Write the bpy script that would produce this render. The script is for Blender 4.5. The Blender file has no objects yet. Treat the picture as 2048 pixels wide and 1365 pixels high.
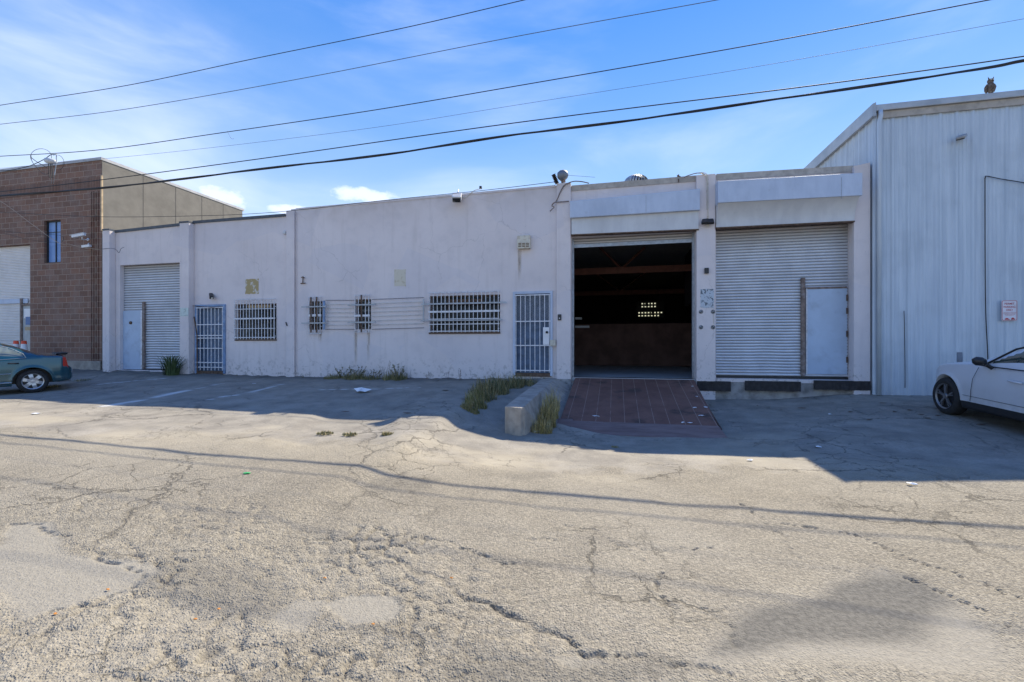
import bpy, bmesh, math, random
import numpy as np
from mathutils import Vector, Matrix
random.seed(7)
R = math.radians
SC = bpy.context.scene
COL = SC.collection

# ------------------------------------------------------------ camera
CAMZ = 1.70
YAW = 13.0
cd = bpy.data.cameras.new('camera')
cam = bpy.data.objects.new('camera', cd)
COL.objects.link(cam)
cam.location = (0, 0, CAMZ)
cam.rotation_euler = (R(90), 0, R(YAW))
cd.sensor_width = 36.0
cd.lens = 900.0 / 2048 * 36
cd.shift_y = 7.5 / 2048
cd.clip_start = 0.05
cd.clip_end = 2000
SC.camera = cam

# ------------------------------------------------------------ sky, sun, exposure
SUN_AZ, SUN_EL = 28.0, 47.2          # azimuth from +Y (behind the warehouse) towards +X
SC.view_settings.view_transform = 'Standard'
SC.view_settings.look = 'None'
SC.view_settings.exposure = 1.04
SC.view_settings.gamma = 1
world = bpy.data.worlds.new('World')
SC.world = world
world.use_nodes = True
nt = world.node_tree
nt.nodes.clear()
def WN(t, **k):
    n = nt.nodes.new(t)
    for a, b in k.items(): setattr(n, a, b)
    return n
wout = WN('ShaderNodeOutputWorld'); wbg = WN('ShaderNodeBackground')
sky = WN('ShaderNodeTexSky', sky_type='NISHITA', sun_disc=False)
sky.sun_elevation = R(SUN_EL); sky.sun_rotation = R(SUN_AZ)
sky.air_density = 1.0; sky.dust_density = 0.05; sky.ozone_density = 3.0; sky.altitude = 0
tc = WN('ShaderNodeTexCoord')
def wmath(op, a, b=None, c=None, clamp=False):
    n = WN('ShaderNodeMath', operation=op, use_clamp=clamp)
    for i, v in enumerate((a, b, c)):
        if v is None: continue
        if isinstance(v, (int, float)): n.inputs[i].default_value = v
        else: nt.links.new(v, n.inputs[i])
    return n.outputs[0]
def wmap(rng, lo=0.0, hi=1.0):
    n = WN('ShaderNodeMapRange', interpolation_type='SMOOTHSTEP')
    nt.links.new(rng[0], n.inputs[0]); n.inputs[1].default_value = rng[1]; n.inputs[2].default_value = rng[2]
    n.inputs[3].default_value = lo; n.inputs[4].default_value = hi
    return n.outputs[0]
sep = WN('ShaderNodeSeparateXYZ'); nt.links.new(tc.outputs['Generated'], sep.inputs[0])
az = wmath('ARCTAN2', sep.outputs[0], sep.outputs[1])          # 0 at +Y, + to +X
el = wmath('ARCSINE', sep.outputs[2])
comb = WN('ShaderNodeCombineXYZ')
nt.links.new(az, comb.inputs[0]); nt.links.new(el, comb.inputs[1])
# thin high cloud: stretched, tilted noise in azimuth / elevation
mp = WN('ShaderNodeMapping'); nt.links.new(comb.outputs[0], mp.inputs[0])
mp.inputs['Rotation'].default_value = (0, 0, R(14)); mp.inputs['Scale'].default_value = (1.6, 5.5, 1)
mp.inputs['Location'].default_value = (0.35, 1.9, 0)
n1 = WN('ShaderNodeTexNoise'); n1.inputs['Scale'].default_value = 1.15; n1.inputs['Detail'].default_value = 7
n1.inputs['Roughness'].default_value = 0.52; n1.inputs['Distortion'].default_value = 0.35
nt.links.new(mp.outputs[0], n1.inputs[0])
wisp = wmap((n1.outputs[0], 0.44, 0.78))
# a denser veil in the upper left part of the sky
def gauss(a0, e0, sa, se):
    dx = wmath('DIVIDE', wmath('SUBTRACT', az, a0), sa); dy = wmath('DIVIDE', wmath('SUBTRACT', el, e0), se)
    r2 = wmath('ADD', wmath('MULTIPLY', dx, dx), wmath('MULTIPLY', dy, dy))
    return wmath('POWER', 2.718, wmath('MULTIPLY', r2, -1.0))
veil = wmath('MULTIPLY', gauss(-1.02, 0.44, 0.30, 0.20), wmap((n1.outputs[0], 0.30, 0.62)))
# small cumulus near the roofs
n2 = WN('ShaderNodeTexNoise'); n2.inputs['Scale'].default_value = 14; n2.inputs['Detail'].default_value = 8
n2.inputs['Roughness'].default_value = 0.58
mp2 = WN('ShaderNodeMapping'); nt.links.new(comb.outputs[0], mp2.inputs[0]); mp2.inputs['Scale'].default_value = (1, 1.8, 1)
nt.links.new(mp2.outputs[0], n2.inputs[0])
def puff(a0, e0, sa, se):
    g = gauss(a0, e0, sa, se)
    s = wmath('ADD', g, wmath('MULTIPLY', wmath('SUBTRACT', n2.outputs[0], 0.5), 1.7))
    return wmap((s, 0.48, 0.98))
cum = wmath('MAXIMUM', puff(-0.787, 0.268, 0.085, 0.030), wmath('MAXIMUM', puff(-0.545, 0.305, 0.10, 0.028), puff(-0.67, 0.262, 0.16, 0.016)))
thin = wmath('ADD', wmath('MULTIPLY', wisp, 0.28), wmath('MULTIPLY', veil, 0.24), clamp=True)
low = wmath('MULTIPLY', wmap((el, 0.62, 0.16)), wmap((n1.outputs[0], 0.25, 0.7), .06, .22))
cloud = wmath('MAXIMUM', wmath('ADD', thin, low, clamp=True), wmath('MULTIPLY', cum, 0.75), clamp=True)
hs = WN('ShaderNodeHueSaturation'); hs.inputs['Saturation'].default_value = 1.32; hs.inputs['Value'].default_value = 0.86
nt.links.new(sky.outputs[0], hs.inputs['Color'])
mix = WN('ShaderNodeMix', data_type='RGBA')
ramp = WN('ShaderNodeValToRGB'); nt.links.new(wmath('MULTIPLY', el, 1.0), ramp.inputs[0])
cr_ = ramp.color_ramp; cr_.elements[0].position = 0.0; cr_.elements[0].color = (2.5, 3.2, 4.1, 1)
cr_.elements[1].position = 1.0; cr_.elements[1].color = (.32, .95, 3.4, 1)
for p_, c_ in ((.26, (1.75, 2.65, 4.0, 1)), (.42, (.98, 1.92, 3.85, 1)), (.62, (.50, 1.38, 3.75, 1))):
    e_ = cr_.elements.new(p_); e_.color = c_
mixs = WN('ShaderNodeMix', data_type='RGBA'); mixs.inputs[0].default_value = .72
nt.links.new(hs.outputs[0], mixs.inputs[6]); nt.links.new(ramp.outputs[0], mixs.inputs[7])
nt.links.new(cloud, mix.inputs[0]); nt.links.new(mixs.outputs[2], mix.inputs[6]); mix.inputs[7].default_value = (4.6, 4.9, 5.9, 1)
nt.links.new(mix.outputs[2], wbg.inputs[0]); wbg.inputs[1].default_value = 0.125
nt.links.new(wbg.outputs[0], wout.inputs[0])

ld = bpy.data.lights.new('sun', 'SUN'); ld.energy = 4.0; ld.angle = R(0.53); ld.color = (1.0, 0.90, 0.72)
sun = bpy.data.objects.new('sun', ld); COL.objects.link(sun)
SV = Vector((math.sin(R(SUN_AZ)) * math.cos(R(SUN_EL)), math.cos(R(SUN_AZ)) * math.cos(R(SUN_EL)), math.sin(R(SUN_EL))))
sun.rotation_euler = SV.to_track_quat('Z', 'Y').to_euler()
sun.location = (0, 0, 30)

# ------------------------------------------------------------ surveying helpers
# the facades were measured from the photograph; these turn a sight line into a point on the plane y = Y
_c, _s = math.cos(R(YAW)), math.sin(R(YAW))
def wx(px, Y):
    u = (px - 1024) / 900.0
    return (u * _c - _s) * Y / (_c + u * _s)
def wz(px, py, Y):
    u = (px - 1024) / 900.0
    return CAMZ + (690 - py) / 900.0 * Y / (_c + u * _s)
def wp(px, py, Y): return Vector((wx(px, Y), Y, wz(px, py, Y)))
FY = 12.18          # plane of the stucco facade

# ------------------------------------------------------------ terrain
TX = [-60, -30, -17, -9.8, -5, -3.1, -2.65, -1.95, -1.5, 0.5, 2.0, 3.3, 5.8, 12, 60]
TYS = [-60, 0, 4.5, 6.5, 7.8, 9.4, 10.6, 12.2]
TZ = [[.45, .45, .48, .5, .55, .62, .8, 1.0],
      [.3, .3, .38, .42, .46, .52, .68, .95],
      [.15, .2, .33, .38, .40, .45, .60, .80],
      [.05, .1, .28, .33, .40, .50, .60, .70],
      [0, .04, .20, .29, .38, .50, .62, .72],
      [0, .03, .18, .30, .43, .53, .63, .75],
      [0, .0, .12, .17, .26, .44, .60, .76],
      [0, .0, .09, .10, .13, .36, .58, .78],
      [0, .0, .08, .06, .10, .32, .50, .68],
      [0, .0, .07, .05, .04, .10, .22, .34],
      [0, .0, .07, .06, .06, .12, .23, .34],
      [0, .0, .08, .12, .16, .22, .28, .35],
      [0, .0, .12, .24, .28, .34, .44, .56],
      [0, .03, .15, .24, .30, .36, .48, .60],
      [.1, .1, .2, .3, .34, .4, .5, .62]]
TXa, TYa, TZa = np.array(TX, float), np.array(TYS, float), np.array(TZ)
def _pchip(xa, va, x):
    # monotone cubic along the first axis, vectorised
    h = np.diff(xa); d = np.diff(va, axis=0) / h[:, None]
    m = np.zeros_like(va)
    m[0], m[-1] = d[0], d[-1]
    a, b = d[:-1], d[1:]
    ok = (a * b) > 0
    hm = np.where(ok, 2 * a * b / np.where(ok, a + b, 1), 0)
    m[1:-1] = hm
    x = np.clip(x, xa[0], xa[-1]); i = np.clip(np.searchsorted(xa, x) - 1, 0, len(xa) - 2)
    t = ((x - xa[i]) / h[i])[:, None]; hh = h[i][:, None]
    return ((2*t**3 - 3*t**2 + 1) * va[i] + (t**3 - 2*t**2 + t) * hh * m[i] + (-2*t**3 + 3*t**2) * va[i+1] + (t**3 - t**2) * hh * m[i+1])
def terr_grid(xs, ys):
    A = _pchip(TXa, TZa, xs)                     # nx x 8
    B = _pchip(TYa, A.T.copy(), ys)              # ny x nx
    return B.T
def terr(x, y): return float(terr_grid(np.array([x]), np.array([y]))[0, 0])
def gp(px, py, lift=0.0):
    # the ground point seen at a place in the photograph
    u = (px - 1024) / 900.0; lo, hi = 1.0, 40.0
    X = lambda d: ((u * _c - _s) * d, (_c + u * _s) * d, CAMZ - (py - 690) / 900.0 * d)
    d = 1.0
    while d < 40:
        x, y, z = X(d)
        if z < terr(x, y): break
        d += 0.05
    x, y, z = X(d)
    return Vector((x, y, terr(x, y) + lift))

# value noise
_rng = np.random.RandomState(5)
_LAT = _rng.rand(256, 256)
def vnoise(x, y):
    xi, yi = np.floor(x).astype(int), np.floor(y).astype(int)
    fx, fy = x - xi, y - yi
    fx, fy = fx*fx*(3-2*fx), fy*fy*(3-2*fy)
    g = lambda a, b: _LAT[a % 256, b % 256]
    return (g(xi, yi)*(1-fx)*(1-fy) + g(xi+1, yi)*fx*(1-fy) + g(xi, yi+1)*(1-fx)*fy + g(xi+1, yi+1)*fx*fy)
def fbm(x, y, n=4, g=0.5):
    s, a, t = 0, 1, 0
    for k in range(n):
        s = s + a * vnoise(x * 2**k + 17*k, y * 2**k + 31*k); t += a; a *= g
    return s / t
_J = _rng.rand(128, 128, 2)
def voro(x, y):
    xi, yi = np.floor(x).astype(int), np.floor(y).astype(int)
    f1 = np.full(x.shape, 9.0); f2 = np.full(x.shape, 9.0)
    for a in (-1, 0, 1):
        for b in (-1, 0, 1):
            j = _J[(xi+a) % 128, (yi+b) % 128]
            d = np.hypot(xi + a + j[..., 0] - x, yi + b + j[..., 1] - y)
            f2 = np.minimum(f2, np.maximum(f1, d)); f1 = np.minimum(f1, d)
    return f1, f2
def sstep(a, b, x):
    t = np.clip((x - a) / (b - a), 0, 1); return t*t*(3-2*t)

# ------------------------------------------------------------ materials
def new_mat(name):
    m = bpy.data.materials.new(name); m.use_nodes = True
    t = m.node_tree; b = t.nodes.get('Principled BSDF')
    return m, t, b
class NG:
    """small node-graph helper"""
    def __init__(s, t): s.t = t
    def n(s, ty, **k):
        n = s.t.nodes.new(ty)
        for a, b in k.items(): setattr(n, a, b)
        return n
    def put(s, sock, v):
        if isinstance(v, (int, float)): sock.default_value = v
        elif isinstance(v, (tuple, list)):
            sock.default_value = tuple(v) if len(v) != 3 or len(sock.default_value) == 3 else tuple(v) + (1,)
        else: s.t.links.new(v, sock)
    def m(s, op, a, b=None, c=None, clamp=False):
        n = s.n('ShaderNodeMath', operation=op, use_clamp=clamp)
        for i, v in enumerate((a, b, c)):
            if v is not None: s.put(n.inputs[i], v)
        return n.outputs[0]
    def pos(s): return s.n('ShaderNodeNewGeometry').outputs['Position']
    def obj(s): return s.n('ShaderNodeTexCoord').outputs['Object']
    def map(s, v, scale=(1,1,1), loc=(0,0,0), rot=(0,0,0)):
        n = s.n('ShaderNodeMapping'); s.put(n.inputs[0], v)
        n.inputs['Scale'].default_value = scale; n.inputs['Location'].default_value = loc; n.inputs['Rotation'].default_value = rot
        return n.outputs[0]
    def noise(s, v, sc, det=4, rough=.5, dist=0):
        n = s.n('ShaderNodeTexNoise'); s.put(n.inputs[0], v)
        n.inputs['Scale'].default_value = sc; n.inputs['Detail'].default_value = det
        n.inputs['Roughness'].default_value = rough; n.inputs['Distortion'].default_value = dist
        return n.outputs[0]
    def voro(s, v, sc, feat='F1', out=0, rnd=1):
        n = s.n('ShaderNodeTexVoronoi', feature=feat); s.put(n.inputs[0], v); n.inputs['Scale'].default_value = sc
        n.inputs['Randomness'].default_value = rnd
        return n.outputs[out]
    def rng(s, v, a, b, lo=0., hi=1.):
        n = s.n('ShaderNodeMapRange', interpolation_type='SMOOTHSTEP'); s.put(n.inputs[0], v)
        n.inputs[1].default_value = a; n.inputs[2].default_value = b; n.inputs[3].default_value = lo; n.inputs[4].default_value = hi
        return n.outputs[0]
    def mix(s, f, a, b, mode='MIX'):
        n = s.n('ShaderNodeMix', data_type='RGBA', blend_type=mode); s.put(n.inputs[0], f); s.put(n.inputs[6], a); s.put(n.inputs[7], b)
        return n.outputs[2]
    def bump(s, h, st=.3, dist=.01, nrm=None):
        n = s.n('ShaderNodeBump'); s.put(n.inputs['Height'], h)
        n.inputs['Strength'].default_value = st; n.inputs['Distance'].default_value = dist
        if nrm is not None: s.put(n.inputs['Normal'], nrm)
        return n.outputs[0]
    def attr(s, name): return s.n('ShaderNodeAttribute', attribute_name=name).outputs['Fac']
    def xyz(s, v):
        n = s.n('ShaderNodeSeparateXYZ'); s.put(n.inputs[0], v); return n.outputs
    def cxyz(s, x, y, z):
        n = s.n('ShaderNodeCombineXYZ'); s.put(n.inputs[0], x); s.put(n.inputs[1], y); s.put(n.inputs[2], z); return n.outputs[0]

def simple(name, col, rough=.6, metal=0., var=.12, sc=6., bump=0., bsc=60., spec=.5, dirt=None, dirtamt=.4, dsc=3.):
    m, t, b = new_mat(name); g = NG(t); P = g.pos()
    n = g.noise(P, sc, 5, .6)
    lo = tuple(c * (1 - var) for c in col); hi = tuple(min(1, c * (1 + var)) for c in col)
    c = g.mix(g.rng(n, .3, .7), lo, hi)
    if dirt:
        d = g.rng(g.noise(P, dsc, 6, .65), .5, .72, 0, dirtamt)
        c = g.mix(d, c, dirt)
    g.put(b.inputs['Base Color'], c)
    b.inputs['Roughness'].default_value = rough; b.inputs['Metallic'].default_value = metal
    b.inputs['Specular IOR Level'].default_value = spec
    if bump:
        g.put(b.inputs['Normal'], g.bump(g.noise(P, bsc, 4, .6), bump, .01))
    return m

# ---- the ground: aged asphalt street, smoother patched apron
def ground_material():
    m, t, b = new_mat('ground_asphalt'); g = NG(t); P = g.pos()
    X, Y, Z = g.xyz(P)
    P2 = g.cxyz(X, Y, 0.)
    big = g.noise(P2, .35, 4, .55); med = g.noise(P2, 2.2, 5, .6); fine = g.noise(P2, 28, 4, .7)
    grit = g.voro(P2, 75, 'F1', 0); gcol = g.voro(P2, 75, 'F1', 1)
    apron = g.attr('apron'); smooth = g.attr('smooth'); crack = g.attr('crack'); dark = g.attr('dark'); dust = g.attr('dust'); pale = g.attr('pale')
    # aggregate speckle
    gsep = g.n('ShaderNodeSeparateColor'); g.put(gsep.inputs[0], gcol)
    agg = g.mix(g.rng(gsep.outputs[0], .2, .95), (.16, .143, .112), (.40, .355, .275))
    hole = g.rng(g.noise(P2, 34, 3, .75), .38, .50, 1, 0)
    agg = g.mix(g.m('MULTIPLY', hole, .6), agg, (.06, .056, .05))
    tone = g.mix(g.rng(med, .3, .7), (.235, .21, .165), (.325, .29, .225))
    road = g.mix(.48, agg, tone)
    road = g.mix(g.m('MULTIPLY', g.rng(big, .35, .68), .35), road, (.38, .35, .29))
    sm = g.mix(g.rng(fine, .3, .7), (.24, .222, .185), (.31, .287, .24))
    road = g.mix(g.m('MULTIPLY', smooth, .8), road, sm)
    # apron: greyer, finer
    ap = g.mix(g.rng(med, .3, .7), (.215, .198, .170), (.31, .285, .238))
    ap = g.mix(g.m('MULTIPLY', g.rng(g.noise(P2, .8, 5, .65), .48, .66), .55), ap, (.38, .35, .30))
    ap = g.mix(g.m('MULTIPLY', g.rng(fine, .45, .62), .3), ap, (.16, .145, .125))
    base = g.mix(apron, road, ap)
    base = g.mix(g.m('MULTIPLY', dust, .75), base, g.mix(med, (.34, .30, .225), (.42, .375, .29)))
    base = g.mix(pale, base, (.62, .62, .60))
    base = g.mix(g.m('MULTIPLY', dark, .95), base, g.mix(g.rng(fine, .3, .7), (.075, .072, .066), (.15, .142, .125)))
    # hairline cracks everywhere, noise-masked
    w = g.n('ShaderNodeVectorMath', operation='ADD'); g.put(w.inputs[0], P2)
    nz = g.n('ShaderNodeTexNoise'); g.put(nz.inputs[0], P2); nz.inputs['Scale'].default_value = 3.2; nz.inputs['Detail'].default_value = 6; nz.inputs['Roughness'].default_value = .65
    sc = g.n('ShaderNodeVectorMath', operation='SCALE'); g.put(sc.inputs[0], nz.outputs[1]); sc.inputs['Scale'].default_value = .45
    g.put(w.inputs[1], sc.outputs[0]); W = w.outputs[0]
    def cr(scale, wd, lo, hi, ms):
        e = g.voro(W, scale, 'DISTANCE_TO_EDGE', 0)
        return g.m('MULTIPLY', g.rng(e, wd * .3, wd, 1, 0), g.rng(g.noise(P2, ms, 3, .5), lo, hi))
    c1 = cr(.55, .010, .45, .6, .5); c2 = g.m('MAXIMUM', cr(2.0, .016, .50, .62, .45), g.m('MULTIPLY', cr(5.0, .024, .56, .66, .6), .45))
    hair = g.m('MAXIMUM', c1, c2); hair = g.m('MULTIPLY', hair, g.m('SUBTRACT', 1, smooth, clamp=True))
    allc = g.m('MAXIMUM', g.m('MULTIPLY', hair, .8), crack, clamp=True)
    base = g.mix(g.m('MULTIPLY', allc, .62), base, (.06, .054, .045))
    # dry leaves and oil spots
    oil = g.rng(g.noise(P2, 1.7, 3, .5), .68, .76, 0, .35)
    base = g.mix(oil, base, (.08, .075, .068))
    g.put(b.inputs['Base Color'], base)
    b.inputs['Roughness'].default_value = .93; b.inputs['Specular IOR Level'].default_value = .25
    h = g.m('ADD', g.m('MULTIPLY', g.rng(grit, 0, .6, 1, 0), .5), g.m('MULTIPLY', fine, .9))
    h = g.m('ADD', h, g.m('MULTIPLY', g.noise(P2, 34, 3, .75), 1.3))
    amp = g.m('SUBTRACT', 1, g.m('MAXIMUM', g.m('MULTIPLY', apron, .72), g.m('MULTIPLY', smooth, .6)), clamp=True)
    h = g.m('MULTIPLY', h, amp)
    h = g.m('SUBTRACT', h, g.m('MULTIPLY', allc, 1.3))
    g.put(b.inputs['Normal'], g.bump(h, .9, .014))
    return m

# ------------------------------------------------------------ object helpers
def link_mesh(name, verts, faces, mat=None, parent=None, smooth=False, mats=None, fm=None):
    me = bpy.data.meshes.new(name)
    me.from_pydata([tuple(v) for v in verts], [], faces)
    if mats:
        for x in mats: me.materials.append(x)
        if fm is not None: me.polygons.foreach_set('material_index', fm)
    elif mat: me.materials.append(mat)
    if smooth: me.polygons.foreach_set('use_smooth', [True] * len(me.polygons))
    me.update()
    o = bpy.data.objects.new(name, me); COL.objects.link(o)
    if parent is not None: o.parent = parent
    return o
def tag(o, label, cat, group=None, kind=None):
    if label: o['label'] = label
    if cat: o['category'] = cat
    if group: o['group'] = group
    if kind: o['kind'] = kind
    return o
def thing(name, label, cat, loc=(0, 0, 0), rot=(0, 0, 0), group=None):
    o = bpy.data.objects.new(name, None); COL.objects.link(o)
    o.location = loc; o.rotation_euler = rot; o.empty_display_size = .2
    return tag(o, label, cat, group)
def copy_tree(o, parent=None):
    c = o.copy(); COL.objects.link(c)
    if parent is not None: c.parent = parent
    for ch in list(o.children): copy_tree(ch, c)
    return c
def root_loc(p):
    v = Vector((0, 0, 0))
    while p is not None: v += Vector(p.location); p = p.parent
    return v

class MB:
    """collects shapes; build() links them as one mesh. World coordinates unless local=True."""
    def __init__(s): s.v = []; s.f = []
    def add(s, vs, fs):
        o = len(s.v); s.v += [Vector(v) for v in vs]; s.f += [tuple(i + o for i in f) for f in fs]; return s
    def box(s, x0, x1, y0, y1, z0, z1):
        if x0 > x1: x0, x1 = x1, x0
        if y0 > y1: y0, y1 = y1, y0
        if z0 > z1: z0, z1 = z1, z0
        return s.add([(x0,y0,z0),(x1,y0,z0),(x1,y1,z0),(x0,y1,z0),(x0,y0,z1),(x1,y0,z1),(x1,y1,z1),(x0,y1,z1)],
                     [(0,3,2,1),(4,5,6,7),(0,1,5,4),(1,2,6,5),(2,3,7,6),(3,0,4,7)])
    def quadprism(s, bot, top):
        """8 corner solid from two quads"""
        return s.add(list(bot) + list(top), [(0,3,2,1),(4,5,6,7),(0,1,5,4),(1,2,6,5),(2,3,7,6),(3,0,4,7)])
    def prism(s, poly, axis, a, b):
        """polygon of 2-tuples extruded along axis ('x': poly=(y,z), 'y': poly=(x,z), 'z': poly=(x,y))"""
        n = len(poly)
        P = {'x': lambda p, t: (t, p[0], p[1]), 'y': lambda p, t: (p[0], t, p[1]), 'z': lambda p, t: (p[0], p[1], t)}[axis]
        vs = [P(p, a) for p in poly] + [P(p, b) for p in poly]
        fs = [tuple(range(n)), tuple(range(2*n-1, n-1, -1))] + [(i, i + n, (i+1) % n + n, (i+1) % n) for i in range(n)]
        return s.add(vs, fs)
    def tube(s, pts, r, n=8, cap=True):
        pts = [Vector(p) for p in pts]; rs = r if isinstance(r, (list, tuple)) else [r] * len(pts)
        vs, fs = [], []
        up = None
        for i, p in enumerate(pts):
            d = (pts[min(i+1, len(pts)-1)] - pts[max(i-1, 0)])
            if d.length < 1e-9: d = Vector((0, 0, 1))
            d.normalize()
            if up is None: up = Vector((0, 0, 1)) if abs(d.z) < .9 else Vector((1, 0, 0))
            a = d.cross(up)
            if a.length < 1e-6: a = d.orthogonal()
            a.normalize(); b_ = a.cross(d).normalized(); up = b_
            for k in range(n):
                t = 2 * math.pi * k / n
                vs.append(p + (a * math.cos(t) + b_ * math.sin(t)) * rs[i])
        for i in range(len(pts) - 1):
            for k in range(n):
                fs.append((i*n+k, i*n+(k+1) % n, (i+1)*n+(k+1) % n, (i+1)*n+k))
        if cap: fs.append(tuple(range(n-1, -1, -1))); fs.append(tuple((len(pts)-1)*n + k for k in range(n)))
        return s.add(vs, fs)
    def lathe(s, prof, c=(0, 0, 0), n=20, axis='z', a0=0, a1=2*math.pi):
        """prof: list of (r, h)"""
        vs, fs = [], []; full = abs(a1 - a0 - 2*math.pi) < 1e-6; m = n if full else n + 1
        for r, h in prof:
            for k in range(m):
                t = a0 + (a1 - a0) * k / n
                p = (r*math.cos(t), r*math.sin(t), h)
                if axis == 'y': p = (p[0], p[2], p[1])
                if axis == 'x': p = (p[2], p[0], p[1])
                vs.append((p[0]+c[0], p[1]+c[1], p[2]+c[2]))
        for i in range(len(prof) - 1):
            for k in range(n):
                k2 = (k+1) % m if full else k+1
                fs.append((i*m+k, i*m+k2, (i+1)*m+k2, (i+1)*m+k))
        return s.add(vs, fs)
    def build(s, name, mat, parent=None, smooth=False, bevel=0, local=False, label=None, segs=2):
        v = s.v
        if parent is not None and not local:
            off = root_loc(parent); v = [p - off for p in v]
        o = link_mesh(name, v, s.f, mat, parent, smooth)
        bm = bmesh.new(); bm.from_mesh(o.data); bmesh.ops.recalc_face_normals(bm, faces=bm.faces); bm.to_mesh(o.data); bm.free()
        if smooth: o.data.polygons.foreach_set('use_smooth', [True] * len(o.data.polygons))
        if bevel:
            bv = o.modifiers.new('bevel', 'BEVEL'); bv.width = bevel; bv.segments = segs; bv.limit_method = 'ANGLE'; bv.angle_limit = R(40)
        if label: o['label'] = label
        return o
    def place(s, M):
        s.v = [M @ p for p in s.v]; return s
def solo(mb, name, mat, label, cat, origin, group=None, **k):
    """a thing that is one mesh, its origin at 'origin'"""
    o = Vector(origin); mb.v = [p - o for p in mb.v]
    ob = mb.build(name, mat, None, local=True, **k); ob.location = o
    return tag(ob, label, cat, group)
# ============================================================ GROUND
def dist_poly(X, Y, pts):
    d = np.full(X.shape, 99.0)
    for (a, b) in zip(pts[:-1], pts[1:]):
        ax, ay, bx, by = a[0], a[1], b[0], b[1]
        L = (bx-ax)**2 + (by-ay)**2 + 1e-9
        t = np.clip(((X-ax)*(bx-ax) + (Y-ay)*(by-ay)) / L, 0, 1)
        d = np.minimum(d, np.hypot(X-(ax+t*(bx-ax)), Y-(ay+t*(by-ay))))
    return d
def in_poly(X, Y, pts):
    c = np.zeros(X.shape, bool); n = len(pts)
    for i in range(n):
        x1, y1 = pts[i][0], pts[i][1]; x2, y2 = pts[(i+1) % n][0], pts[(i+1) % n][1]
        k = ((y1 > Y) != (y2 > Y)) & (X < (x2-x1)*(Y-y1)/(y2-y1+1e-12) + x1)
        c ^= k
    return c
def soft_poly(X, Y, pts, w=.08):
    d = dist_poly(X, Y, list(pts) + [pts[0]]); ins = in_poly(X, Y, pts)
    sd = np.where(ins, d, -d)
    return sstep(-w, w, sd)

def axis_coords(fine0, fine1, step, lo, hi, grow=1.07, mx=4.0):
    a = list(np.arange(fine0, fine1 + 1e-6, step)); s = step; x = a[-1]
    while x < hi: s = min(s*grow, mx if x > 14 else .12); x += s; a.append(x)
    s = step; x = a[0]; pre = []
    while x > lo: s = min(s*grow, mx if x < -20 else .12); x -= s; pre.append(x)
    return np.array(pre[::-1] + a)
gx = axis_coords(-5.2, 5.6, .024, -70, 70)
gy = list(np.arange(1.6, 6.0, .022)); s_ = .022; y_ = gy[-1]
while y_ < 12.6: s_ = min(s_*1.04, .06); y_ += s_; gy.append(y_)
gy += [13.2, 14, 16, 20, 30, 50, 90]
gy = np.array([-70, -40, -20, -10, -5, -2, 0, .6, 1.0, 1.3] + gy)
SPLIT = int(np.searchsorted(gy, 6.55))
Z0 = terr_grid(gx, gy)
XX, YY = np.meshgrid(gx, gy, indexing='ij')
wobx = (fbm(XX*.9+3, YY*.9, 4) - .5); woby = (fbm(XX*.9+40, YY*.9+9, 4) - .5)
Xw, Yw = XX + wobx*.5, YY + woby*.5
G = lambda *pts: [gp(*p) for p in pts]
near = sstep(9, 5, YY) * sstep(0, 1.5, YY) * sstep(9, 5, np.abs(XX))
# alligator zone
rough = np.maximum(soft_poly(Xw, Yw, G((0, 1215), (300, 1120), (560, 1085), (760, 1045), (1000, 1130), (1180, 1290), (1200, 1364), (300, 1364), (0, 1364)), .18),
                   .5 * soft_poly(Xw, Yw, G((0, 1010), (520, 1000), (700, 1040), (560, 1100), (130, 1080)), .3))
rough = np.maximum(rough, .35 * soft_poly(Xw, Yw, G((1180, 1150), (1460, 1230), (1440, 1364), (1180, 1364)), .2))
smooth = np.maximum(soft_poly(Xw, Yw, G((0, 1052), (90, 1052), (160, 1100), (290, 1150), (190, 1210), (0, 1250)), .03),
                    soft_poly(XX, YY, G((645, 1215), (700, 1200), (790, 1200), (805, 1225), (790, 1250), (700, 1256)), .012))
smooth = np.maximum(smooth, .8*soft_poly(Xw, Yw, G((520, 1225), (570, 1195), (640, 1195), (640, 1245), (560, 1250)), .02))
smooth = np.maximum(smooth, .9*soft_poly(Xw, Yw, G((1380, 1340), (1500, 1210), (1760, 1150), (1940, 1210), (2047, 1300), (2047, 1364), (1380, 1364)), .12))
smooth = np.maximum(smooth, .7*soft_poly(Xw, Yw, G((1090, 1310), (1160, 1300), (1170, 1330), (1110, 1335)), .02))
smooth = np.clip(smooth, 0, 1)
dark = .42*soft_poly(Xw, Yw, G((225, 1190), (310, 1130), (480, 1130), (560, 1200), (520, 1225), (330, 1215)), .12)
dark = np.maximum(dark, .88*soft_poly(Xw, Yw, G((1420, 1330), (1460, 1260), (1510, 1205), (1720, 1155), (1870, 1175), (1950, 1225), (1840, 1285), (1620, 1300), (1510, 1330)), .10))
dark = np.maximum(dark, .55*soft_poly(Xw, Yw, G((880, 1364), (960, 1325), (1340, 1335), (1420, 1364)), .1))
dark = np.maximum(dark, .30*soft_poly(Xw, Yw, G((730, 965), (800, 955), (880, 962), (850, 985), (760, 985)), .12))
dark = np.maximum(dark, .28*soft_poly(Xw, Yw, G((1020, 950), (1110, 945), (1130, 960), (1040, 968)), .1))
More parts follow.
